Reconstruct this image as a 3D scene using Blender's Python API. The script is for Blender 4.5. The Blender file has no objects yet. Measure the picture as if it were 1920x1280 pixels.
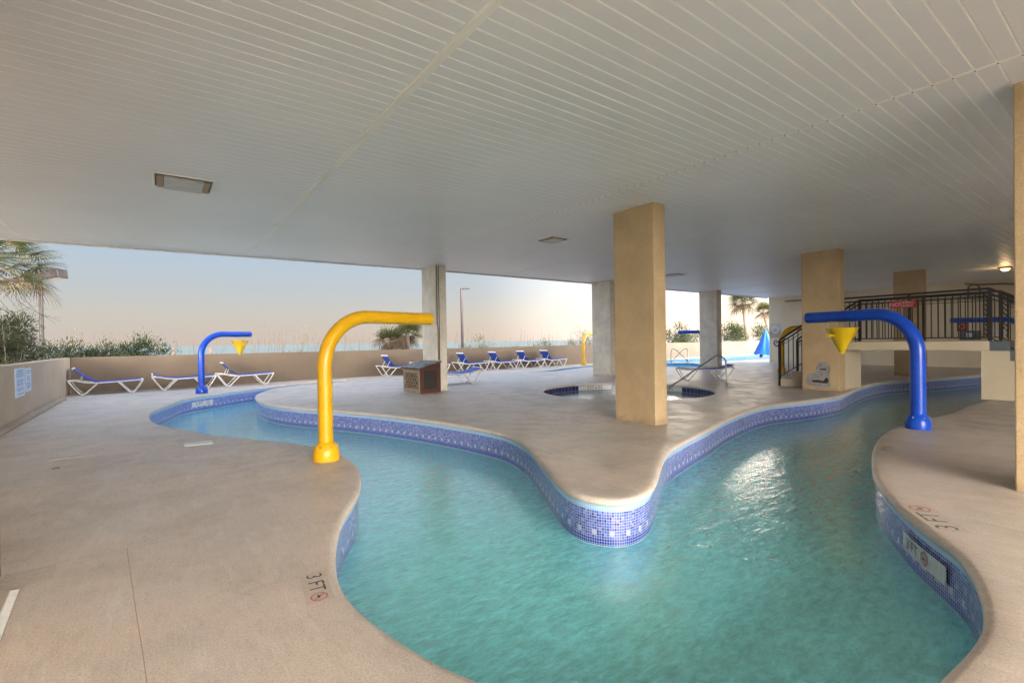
import bpy, bmesh, math, random
from mathutils import Vector, Matrix
from mathutils.geometry import tessellate_polygon
random.seed(7)
R_ = math.radians
sc = bpy.context.scene
col = sc.collection

# ------------------------------------------------------------------ camera
# world axes: X runs along the row of columns, Y runs out to the sea, Z is up; deck surface z = 0
FPX = 900.0
YAW, PITCH, ROLL, HC = R_(-36.25), R_(-0.5), R_(0.865), 1.4
CR = Matrix.Rotation(YAW, 3, 'Z') @ Matrix.Rotation(math.pi/2+PITCH, 3, 'X') @ Matrix.Rotation(-ROLL, 3, 'Z')
cam = bpy.data.cameras.new('camera'); cam.lens = FPX/1920*36; cam.sensor_width = 36
cam.shift_y = 7/1920; cam.clip_start = 0.05; cam.clip_end = 60000
camo = bpy.data.objects.new('camera', cam); col.objects.link(camo)
camo.matrix_world = Matrix.Translation((0, 0, HC)) @ CR.to_4x4()
sc.camera = camo
FW = Vector((math.sin(-YAW), math.cos(YAW), 0)); RT = Vector((math.cos(YAW), math.sin(YAW), 0))

def ground(x, y, z=0.0):
    d = CR @ Vector(((x-960)/FPX, -(y-647)/FPX, -1)); t = (z-HC)/d.z
    return Vector((d.x*t, d.y*t))
def beyond(x, off, z=0.0):               # on the dune, off metres past the parapet, along picture column x
    d = CR @ Vector(((x-960)/FPX, 0, -1)); u = 5.0
    for _ in range(8): u = d.x/d.y*(19.62+.030*(u+2.2)+off)
    return Vector((u, 19.62+.030*(u+2.2)+off, z))
def at(x, d, z=0.0):                     # a point at distance d ahead
    p = RT*((x-960)/FPX*d)+FW*d
    return Vector((p.x, p.y, z))

# ------------------------------------------------------------------ light
SUN_AZ, SUN_EL = R_(59), R_(7)           # clockwise from +Y
sc.view_settings.view_transform = 'Standard'; sc.view_settings.look = 'None'
sc.view_settings.exposure = 0.07; sc.view_settings.gamma = 1.0
w = bpy.data.worlds.new('World'); sc.world = w; w.use_nodes = True
nt = w.node_tree; nt.nodes.clear()
def N(nt, typ, **kw):
    n = nt.nodes.new(typ)
    for k, v in kw.items(): setattr(n, k, v)
    return n
sky = N(nt, 'ShaderNodeTexSky', sky_type='NISHITA'); sky.sun_disc = False
sky.sun_elevation = SUN_EL; sky.sun_rotation = SUN_AZ
sky.altitude = 0; sky.air_density = 1.0; sky.dust_density = 1.5; sky.ozone_density = 1.5
tc = N(nt, 'ShaderNodeTexCoord'); sep = N(nt, 'ShaderNodeSeparateXYZ')
nt.links.new(tc.outputs['Generated'], sep.inputs[0])
# sky gradient: pale peach at the horizon, grey-blue above, brighter overhead, plus added inland fill
rmp = N(nt, 'ShaderNodeValToRGB'); cr = rmp.color_ramp
cr.elements[0].position = 0.0; cr.elements[0].color = (.60, .50, .44, 1)
cr.elements[1].position = 1.0; cr.elements[1].color = (1.05, 1.3, 1.75, 1)
for p, c in ((.055, (.57, .54, .49)), (.10, (.50, .54, .57)), (.18, (.43, .55, .68)), (.26, (.44, .54, .68)), (.36, (.62, .76, 1.0)), (.6, (1.15, 1.4, 1.85))):
    e = cr.elements.new(p); e.color = (*c, 1)
nt.links.new(sep.outputs['Z'], rmp.inputs[0])
dot = N(nt, 'ShaderNodeVectorMath', operation='DOT_PRODUCT')
nt.links.new(tc.outputs['Generated'], dot.inputs[0]); dot.inputs[1].default_value = (math.sin(SUN_AZ), math.cos(SUN_AZ), .1)
glow = N(nt, 'ShaderNodeMapRange', interpolation_type='SMOOTHERSTEP'); glow.inputs[1].default_value = .88; glow.inputs[2].default_value = 1.0
glow.inputs[3].default_value = 0; glow.inputs[4].default_value = .42
nt.links.new(dot.outputs['Value'], glow.inputs[0])
inl = N(nt, 'ShaderNodeMapRange', interpolation_type='SMOOTHSTEP'); inl.inputs[1].default_value = -.05; inl.inputs[2].default_value = -.6
inl.inputs[3].default_value = 0; inl.inputs[4].default_value = 40  # bright band behind the camera, added to light the covered deck
nt.links.new(sep.outputs['Y'], inl.inputs[0])
elv = N(nt, 'ShaderNodeMapRange', interpolation_type='SMOOTHSTEP'); elv.inputs[1].default_value = .28; elv.inputs[2].default_value = .50
elv.inputs[3].default_value = 1; elv.inputs[4].default_value = 0
nt.links.new(sep.outputs['Z'], elv.inputs[0])
bst = N(nt, 'ShaderNodeMath', operation='MULTIPLY'); nt.links.new(inl.outputs[0], bst.inputs[0]); nt.links.new(elv.outputs[0], bst.inputs[1])
inc = N(nt, 'ShaderNodeVectorMath', operation='SCALE'); inc.inputs[0].default_value = (1.0, .915, .82); nt.links.new(bst.outputs[0], inc.inputs['Scale'])
mulw = N(nt, 'ShaderNodeVectorMath', operation='ADD'); nt.links.new(rmp.outputs[0], mulw.inputs[0]); nt.links.new(inc.outputs[0], mulw.inputs[1])
gcol = N(nt, 'ShaderNodeVectorMath', operation='SCALE'); gcol.inputs[0].default_value = (1.0, .985, .97); nt.links.new(glow.outputs[0], gcol.inputs['Scale'])
add = N(nt, 'ShaderNodeVectorMath', operation='ADD'); nt.links.new(mulw.outputs[0], add.inputs[0]); nt.links.new(gcol.outputs[0], add.inputs[1])
bgv = N(nt, 'ShaderNodeBackground'); bgv.inputs['Strength'].default_value = 1.0; nt.links.new(add.outputs[0], bgv.inputs['Color'])
bgs = N(nt, 'ShaderNodeBackground'); bgs.inputs['Strength'].default_value = .007; nt.links.new(sky.outputs[0], bgs.inputs['Color'])
ash = N(nt, 'ShaderNodeAddShader'); nt.links.new(bgv.outputs[0], ash.inputs[0]); nt.links.new(bgs.outputs[0], ash.inputs[1])
wo = N(nt, 'ShaderNodeOutputWorld'); nt.links.new(ash.outputs[0], wo.inputs[0])
sl = bpy.data.lights.new('sun', 'SUN'); sl.energy = 0.3; sl.angle = R_(12); sl.color = (1, .86, .68)
so = bpy.data.objects.new('sun', sl); col.objects.link(so)
sd = Vector((math.sin(SUN_AZ)*math.cos(SUN_EL), math.cos(SUN_AZ)*math.cos(SUN_EL), math.sin(SUN_EL)))
so.rotation_euler = sd.to_track_quat('Z', 'Y').to_euler()
sc.cycles.max_bounces = 10; sc.cycles.diffuse_bounces = 6; sc.cycles.use_denoising = True
sc.cycles.transparent_max_bounces = 12; sc.cycles.sample_clamp_indirect = 6

# ------------------------------------------------------------------ helpers
class MB:
    def __init__(s): s.v = []; s.f = []; s.uv = None
    def add(s, vs, fs):
        b = len(s.v); s.v += [tuple(v) for v in vs]; s.f += [tuple(b+i for i in f) for f in fs]; return s
    def box(s, x0, x1, y0, y1, z0, z1, M=None):
        vs = [Vector(p) for p in ((x0,y0,z0),(x1,y0,z0),(x1,y1,z0),(x0,y1,z0),(x0,y0,z1),(x1,y0,z1),(x1,y1,z1),(x0,y1,z1))]
        if M is not None: vs = [M @ v for v in vs]
        return s.add(vs, [(3,2,1,0),(4,5,6,7),(0,1,5,4),(1,2,6,5),(2,3,7,6),(3,0,4,7)])
    def bar(s, a, b, w, h, up=(0, 0, 1)):
        a, b = Vector(a), Vector(b); d = b-a; L = d.length; d.normalize(); u = Vector(up)
        if abs(d.dot(u)) > .99: u = Vector((1, 0, 0))
        x = d.cross(u).normalized(); z = x.cross(d)
        M = Matrix.Translation(a) @ Matrix((x, d, z)).transposed().to_4x4()
        return s.box(-w/2, w/2, 0, L, -h/2, h/2, M)
    def tube(s, pts, r, n=12, cap=True):
        pts = [Vector(p) for p in pts]; m = len(pts)
        rs = r if isinstance(r, (list, tuple)) else [r]*m
        up = Vector((0, 0, 1)); rings = []; prev = None
        for i, p in enumerate(pts):
            t = (pts[min(i+1, m-1)]-pts[max(i-1, 0)]).normalized()
            if prev is None:
                x = t.cross(up)
                if x.length < 1e-3: x = t.cross(Vector((1, 0, 0)))
                x.normalize()
            else: x = (prev-t*prev.dot(t)).normalized()
            prev = x; y = t.cross(x)
            rings.append([p+(x*math.cos(2*math.pi*k/n)+y*math.sin(2*math.pi*k/n))*rs[i] for k in range(n)])
        vs = [v for rg in rings for v in rg]
        fs = [(i*n+k, i*n+(k+1) % n, (i+1)*n+(k+1) % n, (i+1)*n+k) for i in range(m-1) for k in range(n)]
        if cap: fs += [tuple(reversed(range(n))), tuple((m-1)*n+k for k in range(n))]
        return s.add(vs, fs)
    def lathe(s, prof, c=(0, 0, 0), n=24, M=None):
        vs = [Vector((r*math.cos(2*math.pi*k/n), r*math.sin(2*math.pi*k/n), z)) for r, z in prof for k in range(n)]
        vs = [(M @ v if M is not None else v)+Vector(c) for v in vs]; m = len(prof)
        fs = [(i*n+k, i*n+(k+1) % n, (i+1)*n+(k+1) % n, (i+1)*n+k) for i in range(m-1) for k in range(n)]
        if prof[0][0] > 1e-6: fs.append(tuple(reversed(range(n))))
        if prof[-1][0] > 1e-6: fs.append(tuple((m-1)*n+k for k in range(n)))
        return s.add(vs, fs)
    def build(s, name, mat, parent=None, smooth=False, bevel=0):
        me = bpy.data.meshes.new(name); me.from_pydata(s.v, [], s.f); me.validate(); me.update()
        me.materials.append(mat)
        if smooth:
            for p in me.polygons: p.use_smooth = True
            me.set_sharp_from_angle(angle=R_(40))
        o = bpy.data.objects.new(name, me); col.objects.link(o)
        if parent is not None: o.parent = parent
        if bevel:
            b = o.modifiers.new('bevel', 'BEVEL'); b.width = bevel; b.segments = 2; b.limit_method = 'ANGLE'
        return o
def tag(o, label=None, cat=None, group=None, kind=None):
    if label: o['label'] = label
    if cat: o['category'] = cat
    if group: o['group'] = group
    if kind: o['kind'] = kind
    return o
def empty(name, loc=(0, 0, 0), rz=0, label=None, cat=None, group=None):
    o = bpy.data.objects.new(name, None); col.objects.link(o); o.location = loc; o.rotation_euler = (0, 0, rz)
    o.empty_display_size = .2
    return tag(o, label, cat, group)
def copy_tree(o, parent=None):
    c = o.copy(); col.objects.link(c)
    if parent is not None: c.parent = parent
    for ch in [x for x in bpy.data.objects if x.parent == o]: copy_tree(ch, c)
    return c
def text_mesh(s, size):
    cu = bpy.data.curves.new('t', 'FONT'); cu.body = s; cu.size = size; cu.align_x = 'CENTER'; cu.align_y = 'CENTER'
    o = bpy.data.objects.new('t', cu); col.objects.link(o); bpy.context.view_layer.update()
    me = bpy.data.meshes.new_from_object(o.evaluated_get(bpy.context.evaluated_depsgraph_get()))
    vs = [(v.co.x, v.co.y) for v in me.vertices]; fs = [tuple(p.vertices) for p in me.polygons]
    bpy.data.objects.remove(o); bpy.data.curves.remove(cu); bpy.data.meshes.remove(me)
    return vs, fs
def flat_text(parts, fn):
    """parts: list of (string, size, x, y); fn maps (x, y) on the sign to a point"""
    m = MB()
    for s, size, x, y in parts:
        vs, fs = text_mesh(s, size); m.add([fn(a+x, b+y) for a, b in vs], fs)
    return m
def ring2d(cx, cy, r0, r1, n=28):
    vs = [(cx+r*math.cos(2*math.pi*k/n), cy+r*math.sin(2*math.pi*k/n)) for r in (r0, r1) for k in range(n)]
    return vs, [(k, (k+1) % n, n+(k+1) % n, n+k) for k in range(n)]

# ------------------------------------------------------------------ materials
def mat(name, base, rough=.5, metal=0.0, spec=.5, coat=0.0):
    m = bpy.data.materials.new(name); m.use_nodes = True
    b = m.node_tree.nodes['Principled BSDF']
    b.inputs['Base Color'].default_value = (*base, 1); b.inputs['Roughness'].default_value = rough
    b.inputs['Metallic'].default_value = metal; b.inputs['Specular IOR Level'].default_value = spec
    b.inputs['Coat Weight'].default_value = coat; b.inputs['Coat Roughness'].default_value = .12
    return m
def P(m): return m.node_tree.nodes['Principled BSDF']
def noisy(name, cols, scale=3.0, rough=.5, detail=5, bump=0.0, bscale=60, spec=.5, rvar=0.0, grain=0.0, stretch=None, coat=0.0, lo=.35, hi=.65, bdist=.01):
    """two or three tones mixed by noise, with fine bump"""
    m = mat(name, cols[0], rough, 0, spec, coat); t = m.node_tree; b = P(m)
    tcn = N(t, 'ShaderNodeTexCoord'); src = tcn.outputs['Object']
    if stretch:
        mp = N(t, 'ShaderNodeMapping'); mp.inputs['Scale'].default_value = stretch; t.links.new(src, mp.inputs[0]); src = mp.outputs[0]
    n1 = N(t, 'ShaderNodeTexNoise'); n1.inputs['Scale'].default_value = scale; n1.inputs['Detail'].default_value = detail; n1.inputs['Roughness'].default_value = .6
    t.links.new(src, n1.inputs['Vector'])
    rp = N(t, 'ShaderNodeValToRGB'); rp.color_ramp.elements[0].position = lo; rp.color_ramp.elements[1].position = hi
    rp.color_ramp.elements[0].color = (*cols[0], 1); rp.color_ramp.elements[1].color = (*cols[-1], 1)
    if len(cols) > 2:
        e = rp.color_ramp.elements.new((lo+hi)/2); e.color = (*cols[1], 1)
    t.links.new(n1.outputs['Fac'], rp.inputs[0]); out = rp.outputs[0]
    n2 = N(t, 'ShaderNodeTexNoise'); n2.inputs['Scale'].default_value = bscale; n2.inputs['Detail'].default_value = 4
    t.links.new(tcn.outputs['Object'], n2.inputs['Vector'])
    if grain:
        mr = N(t, 'ShaderNodeMapRange'); mr.inputs[1].default_value = .3; mr.inputs[2].default_value = .7; mr.inputs[3].default_value = 1-grain; mr.inputs[4].default_value = 1+grain
        t.links.new(n2.outputs['Fac'], mr.inputs[0])
        vm = N(t, 'ShaderNodeVectorMath', operation='SCALE'); t.links.new(out, vm.inputs[0]); t.links.new(mr.outputs[0], vm.inputs['Scale']); out = vm.outputs[0]
    t.links.new(out, b.inputs['Base Color'])
    if bump:
        bp = N(t, 'ShaderNodeBump'); bp.inputs['Strength'].default_value = bump; bp.inputs['Distance'].default_value = bdist
        t.links.new(n2.outputs['Fac'], bp.inputs['Height']); t.links.new(bp.outputs[0], b.inputs['Normal'])
    if rvar:
        mr = N(t, 'ShaderNodeMapRange'); mr.inputs[1].default_value = .3; mr.inputs[2].default_value = .7; mr.inputs[3].default_value = rough-rvar; mr.inputs[4].default_value = rough+rvar
        t.links.new(n1.outputs['Fac'], mr.inputs[0]); t.links.new(mr.outputs[0], b.inputs['Roughness'])
    return m
M = {}
# deck: cream acrylic coating, worn and stained in patches, semi-gloss where it stays thick
def deck_material():
    m = mat('deck_coating', (.5, .43, .36), .42, spec=.42); t = m.node_tree; b = P(m)
    tcn = N(t, 'ShaderNodeTexCoord'); O = tcn.outputs['Object']
    def noise(scale, detail=5, rough=.6, st=None):
        s = O
        if st:
            mp = N(t, 'ShaderNodeMapping'); mp.inputs['Scale'].default_value = st; mp.inputs['Rotation'].default_value = (0, 0, R_(36)); t.links.new(O, mp.inputs[0]); s = mp.outputs[0]
        n = N(t, 'ShaderNodeTexNoise'); n.inputs['Scale'].default_value = scale; n.inputs['Detail'].default_value = detail; n.inputs['Roughness'].default_value = rough
        t.links.new(s, n.inputs['Vector']); return n.outputs['Fac']
    def ramp(f, a, c, ca, cb):
        r = N(t, 'ShaderNodeValToRGB'); r.color_ramp.elements[0].position = a; r.color_ramp.elements[1].position = c
        r.color_ramp.elements[0].color = (*ca, 1); r.color_ramp.elements[1].color = (*cb, 1); t.links.new(f, r.inputs[0]); return r.outputs[0]
    def mix(f, a, c, blend='MIX'):
        x = N(t, 'ShaderNodeMix', data_type='RGBA', blend_type=blend)
        if isinstance(f, float): x.inputs[0].default_value = f
        else: t.links.new(f, x.inputs[0])
        for i, v in ((6, a), (7, c)):
            if isinstance(v, tuple): x.inputs[i].default_value = (*v, 1)
            else: t.links.new(v, x.inputs[i])
        return x.outputs[2]
    big = noise(.35, 6); mid = noise(1.7, 8, .65); fine = noise(95, 3); brush = noise(7, 6, .7, (1, .22, 1)); trow = noise(22, 5, .7, (1, .3, 1))
    c = ramp(big, .35, .65, (.54, .445, .37), (.44, .395, .35))
    c = mix(ramp(mid, .46, .70, (0, 0, 0), (.6, .6, .6)), c, (.36, .325, .29))
    c = mix(ramp(brush, .52, .78, (0, 0, 0), (.6, .6, .6)), c, (.62, .575, .53))
    c = mix(ramp(trow, .50, .75, (0, 0, 0), (.5, .5, .5)), c, (.31, .27, .23))
    st = noise(.9, 6, .7)
    c = mix(ramp(st, .57, .70, (0, 0, 0), (.65, .65, .65)), c, (.27, .23, .175))
    g = N(t, 'ShaderNodeMapRange'); g.inputs[1].default_value = .3; g.inputs[2].default_value = .7; g.inputs[3].default_value = .82; g.inputs[4].default_value = 1.24
    t.links.new(fine, g.inputs[0]); v = N(t, 'ShaderNodeVectorMath', operation='SCALE'); t.links.new(c, v.inputs[0]); t.links.new(g.outputs[0], v.inputs['Scale'])
    t.links.new(v.outputs[0], b.inputs['Base Color'])
    rr = N(t, 'ShaderNodeMapRange'); rr.inputs[1].default_value = .3; rr.inputs[2].default_value = .7; rr.inputs[3].default_value = .33; rr.inputs[4].default_value = .58
    t.links.new(mid, rr.inputs[0]); t.links.new(rr.outputs[0], b.inputs['Roughness'])
    b1 = N(t, 'ShaderNodeBump'); b1.inputs['Strength'].default_value = .4; b1.inputs['Distance'].default_value = .004; t.links.new(fine, b1.inputs['Height'])
    b2 = N(t, 'ShaderNodeBump'); b2.inputs['Strength'].default_value = .35; b2.inputs['Distance'].default_value = .012; t.links.new(brush, b2.inputs['Height']); t.links.new(b1.outputs[0], b2.inputs['Normal'])
    t.links.new(b2.outputs[0], b.inputs['Normal'])
    return m
M['deck'] = deck_material()
M['stucco'] = noisy('tan_stucco', [(.34, .245, .135), (.41, .30, .17)], 2.2, .8, bump=.8, bscale=70, grain=.13, bdist=.006, detail=8)
M['stucco_grey'] = noisy('skylit_grey_stucco', [(.46, .43, .37), (.60, .55, .46)], 3, .8, bump=.6, bscale=90, grain=.10, bdist=.005)  # stucco paled and greyed to imitate blue sky light on the far columns
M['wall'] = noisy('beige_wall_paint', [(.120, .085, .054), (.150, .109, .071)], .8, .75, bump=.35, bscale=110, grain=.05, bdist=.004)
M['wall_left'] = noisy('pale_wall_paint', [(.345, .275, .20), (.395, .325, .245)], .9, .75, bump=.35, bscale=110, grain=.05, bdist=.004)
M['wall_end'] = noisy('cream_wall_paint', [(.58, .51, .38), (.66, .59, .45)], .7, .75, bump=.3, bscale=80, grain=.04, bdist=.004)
M['bridge'] = noisy('cream_bridge_paint', [(.42, .355, .25), (.48, .41, .30)], 1.2, .7, bump=.3, bscale=90, grain=.05, bdist=.004)
def base_stain(m):                       # grime splashed up the lowest few centimetres
    t = m.node_tree; b = P(m); src = b.inputs['Base Color'].links[0].from_socket
    tcn = N(t, 'ShaderNodeTexCoord'); sp = N(t, 'ShaderNodeSeparateXYZ'); t.links.new(tcn.outputs['Object'], sp.inputs[0])
    nz = N(t, 'ShaderNodeTexNoise'); nz.inputs['Scale'].default_value = 9; nz.inputs['Detail'].default_value = 6; t.links.new(tcn.outputs['Object'], nz.inputs['Vector'])
    ad = N(t, 'ShaderNodeMath', operation='MULTIPLY_ADD'); t.links.new(nz.outputs['Fac'], ad.inputs[0]); ad.inputs[1].default_value = -.30; t.links.new(sp.outputs['Z'], ad.inputs[2])
    mr = N(t, 'ShaderNodeMapRange'); mr.inputs[1].default_value = -.15; mr.inputs[2].default_value = -.04; mr.inputs[3].default_value = .45; mr.inputs[4].default_value = 0; t.links.new(ad.outputs[0], mr.inputs[0])
    x = N(t, 'ShaderNodeMix', data_type='RGBA'); t.links.new(mr.outputs[0], x.inputs[0]); t.links.new(src, x.inputs[6]); x.inputs[7].default_value = (.16, .11, .06, 1)
    t.links.new(x.outputs[2], b.inputs['Base Color'])
for k in ('stucco', 'stucco_grey', 'wall', 'wall_left'): base_stain(M[k])
M['ceil'] = noisy('white_vinyl_soffit', [(.73, .73, .75), (.79, .79, .81)], .5, .42, bump=0, spec=.5)
M['ceil_joint'] = noisy('lit_vinyl_joint', [(.86, .85, .83), (.91, .90, .88)], 1.5, .5)  # paler joint colour imitates light caught in the grooves
M['trim'] = noisy('soffit_trim', [(.80, .76, .71), (.88, .86, .82)], 1.5, .5)
M['yellow'] = noisy('yellow_gelcoat', [(.50, .27, .003), (.56, .31, .004)], 4, .36, spec=.35, coat=.08, bump=.05, bscale=30)
M['blue'] = noisy('blue_gelcoat', [(.004, .045, .36), (.006, .065, .46)], 4, .33, spec=.35, coat=.1, bump=.05, bscale=30)
M['bucket'] = noisy('yellow_plastic', [(.60, .38, .004), (.66, .43, .008)], 6, .4)
M['white_pl'] = noisy('white_resin', [(.55, .53, .50), (.66, .64, .61)], 9, .4)
M['sling'] = noisy('blue_sling_mesh', [(.006, .032, .22), (.012, .06, .34)], 30, .6, bump=.4, bscale=300)
M['steel'] = noisy('brushed_steel', [(.30, .30, .30), (.42, .42, .42)], 20, .3); P(M['steel']).inputs['Metallic'].default_value = .9
M['iron'] = noisy('dark_bronze_paint', [(.010, .008, .007), (.018, .014, .012)], 12, .4)
M['wood'] = noisy('red_stained_wood', [(.028, .006, .003), (.07, .016, .006)], 5, .6, stretch=(1, 1, 8), bump=.4, bscale=40)
M['wood_pale'] = noisy('pale_weathered_wood', [(.16, .115, .075), (.26, .20, .135)], 8, .75, stretch=(1, 1, 6), bump=.4, bscale=60)
M['void'] = mat('dark_interior', (.02, .016, .014), .9)
M['shingle'] = noisy('slate_shingle', [(.02, .03, .04), (.24, .28, .31)], 14, .6, bump=.6, bscale=50)
M['pipe_brown'] = noisy('brown_conduit', [(.10, .08, .06), (.18, .15, .12)], 10, .6)
M['white_sign'] = noisy('white_sign_face', [(.46, .58, .72), (.54, .66, .80)], 6, .4)
M['blue_ink'] = mat('blue_sign_ink', (.10, .24, .55), .5)
M['sign_red'] = mat('red_sign_face', (.24, .010, .016), .4)
M['white_ink'] = mat('white_sign_ink', (.42, .34, .33), .5)
M['black_ink'] = noisy('worn_black_paint', [(.03, .03, .035), (.10, .09, .09)], 40, .6)
M['red_ink'] = noisy('worn_red_paint', [(.42, .10, .08), (.48, .20, .16)], 40, .6)
M['tile_white'] = noisy('white_glazed_tile', [(.44, .48, .50), (.54, .57, .58)], 30, .2, bump=.3, bscale=90)
M['marker'] = noisy('faded_marker_pad', [(.40, .345, .29), (.49, .425, .36)], 30, .6)
M['plaster'] = noisy('aqua_pool_plaster', [(.54, .84, .88), (.64, .90, .93), (.76, .93, .96)], 1.3, .7, detail=7, grain=.06)
M['spa_plaster'] = noisy('pale_spa_plaster', [(.42, .62, .66), (.5, .7, .72)], 2, .7)
M['cover'] = noisy('bright_blue_cover', [(.006, .11, .50), (.012, .15, .58)], 3, .55, bump=.3, bscale=6, bdist=.05)
M['step'] = noisy('slate_blue_step', [(.06, .08, .09), (.10, .12, .13)], 8, .6)
M['grey_plaster'] = noisy('bare_cement_patch', [(.17, .165, .155), (.27, .26, .25)], 12, .9, bump=.8, bscale=40)
M['sand'] = noisy('dune_sand', [(.36, .30, .22), (.46, .40, .30)], .6, .9, bump=.5, bscale=8, bdist=.05)
M['bark'] = noisy('palm_bark', [(.14, .10, .08), (.26, .20, .16)], 12, .9, bump=.8, bscale=30, stretch=(1, 1, 5), bdist=.03)
M['drain'] = noisy('white_drain_plastic', [(.62, .62, .60), (.72, .72, .70)], 20, .5)
M['lamp_paint'] = noisy('grey_brown_lamp_paint', [(.014, .010, .012), (.026, .018, .020)], 6, .5)

def leaf_mat(name, a, b_, c, scale=5):
    m = noisy(name, [a, b_, c], scale, .55, detail=3)
    t = m.node_tree; pb = P(m); out = t.nodes['Material Output']
    tr = N(t, 'ShaderNodeBsdfTranslucent'); mx = N(t, 'ShaderNodeMixShader'); mx.inputs[0].default_value = .3
    src = pb.inputs['Base Color'].links[0].from_socket
    t.links.new(src, tr.inputs[0]); t.links.new(pb.outputs[0], mx.inputs[1]); t.links.new(tr.outputs[0], mx.inputs[2]); t.links.new(mx.outputs[0], out.inputs[0])
    return m
M['leaf_dark'] = leaf_mat('dark_shrub_leaf', (.014, .022, .009), (.034, .048, .018), (.085, .075, .038))
M['leaf_mid'] = leaf_mat('mid_shrub_leaf', (.020, .034, .014), (.045, .070, .026), (.10, .105, .055))
M['leaf_dry'] = leaf_mat('dry_dune_leaf', (.07, .065, .035), (.13, .13, .06), (.24, .20, .12))
M['palm_green'] = leaf_mat('palm_green_leaf', (.022, .034, .010), (.050, .062, .016), (.14, .10, .03), 3)
M['palm_dry'] = leaf_mat('palm_dry_leaf', (.055, .038, .022), (.11, .075, .04), (.19, .14, .08), 3)
M['oats'] = leaf_mat('sea_oat_straw', (.12, .095, .06), (.18, .145, .095), (.25, .2, .13))

def tile_material(name, band='mosaic'):
    """24 mm glass mosaic laid out by the wall's own UV (u along the wall, v = height below the coping, metres)"""
    m = mat(name, (.2, .2, .5), .2, coat=.2); t = m.node_tree; b = P(m)
    uv = N(t, 'ShaderNodeUVMap'); uv.uv_map = 'UVMap'; s = N(t, 'ShaderNodeSeparateXYZ'); t.links.new(uv.outputs[0], s.inputs[0])
    def math_(op, a, c=None, d=None):
        n = N(t, 'ShaderNodeMath', operation=op)
        for i, v in enumerate((a, c, d)):
            if v is None: continue
            if isinstance(v, (int, float)): n.inputs[i].default_value = v
            else: t.links.new(v, n.inputs[i])
        return n.outputs[0]
    def mix(f, a, c):
        x = N(t, 'ShaderNodeMix', data_type='RGBA'); t.links.new(f, x.inputs[0])
        for i, v in ((6, a), (7, c)):
            if isinstance(v, tuple): x.inputs[i].default_value = (*v, 1)
            else: t.links.new(v, x.inputs[i])
        return x.outputs[2]
    T = .0245 if band == 'mosaic' else .15
    u = math_('DIVIDE', s.outputs['X'], T); v = math_('DIVIDE', s.outputs['Y'], T)
    fu = math_('FLOOR', u); fv = math_('FLOOR', v)
    cv = N(t, 'ShaderNodeCombineXYZ'); t.links.new(fu, cv.inputs[0]); t.links.new(fv, cv.inputs[1])
    wn = N(t, 'ShaderNodeTexWhiteNoise', noise_dimensions='2D'); t.links.new(cv.outputs[0], wn.inputs['Vector'])
    r = N(t, 'ShaderNodeValToRGB'); r.color_ramp.interpolation = 'CONSTANT'; e = r.color_ramp.elements
    if band == 'mosaic':
        tones = [(.0, (.03, .05, .25)), (.18, (.08, .11, .38)), (.45, (.14, .15, .42)), (.68, (.04, .12, .46)), (.84, (.22, .24, .50)), (.94, (.02, .03, .16))]
    else:
        tones = [(.0, (.012, .02, .10)), (.3, (.02, .03, .15)), (.7, (.015, .025, .12))]
    e[0].position = 0; e[0].color = (*tones[0][1], 1); e[1].position = tones[1][0]; e[1].color = (*tones[1][1], 1)
    for p, c in tones[2:]:
        q = e.new(p); q.color = (*c, 1)
    t.links.new(wn.outputs['Value'], r.inputs[0]); c = r.outputs[0]
    if band == 'mosaic':
        hi = math_('LESS_THAN', fv, 1.5); c = mix(hi, c, (.26, .45, .68))          # pale blue top courses
        lo = math_('GREATER_THAN', fv, 11.5); c = mix(lo, c, (.008, .035, .30))      # deep blue bottom courses
        mu = math_('MODULO', math_('ADD', fu, 8000), 7.0); sp = math_('MULTIPLY', math_('LESS_THAN', mu, 1.5), math_('MULTIPLY', math_('GREATER_THAN', fv, 8.5), math_('LESS_THAN', fv, 10.5)))
        c = mix(sp, c, (.40, .41, .52))
    gu = math_('PINGPONG', u, .5); gv = math_('PINGPONG', v, .5)
    g = math_('MINIMUM', gu, gv); gr = math_('LESS_THAN', g, .065 if band == 'mosaic' else .02)
    c = mix(gr, c, (.42, .46, .60) if band == 'mosaic' else (.3, .3, .34))
    below = math_('GREATER_THAN', s.outputs['Y'], .355 if band == 'mosaic' else .30)
    c = mix(below, c, (.40, .66, .58))
    t.links.new(c, b.inputs['Base Color'])
    rg = math_('MAXIMUM', math_('MULTIPLY', gr, .6), .18); t.links.new(rg, b.inputs['Roughness'])
    return m
M['tile'] = tile_material('mosaic_pool_tile'); M['tile_dark'] = tile_material('dark_pool_tile', 'dark')

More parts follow.
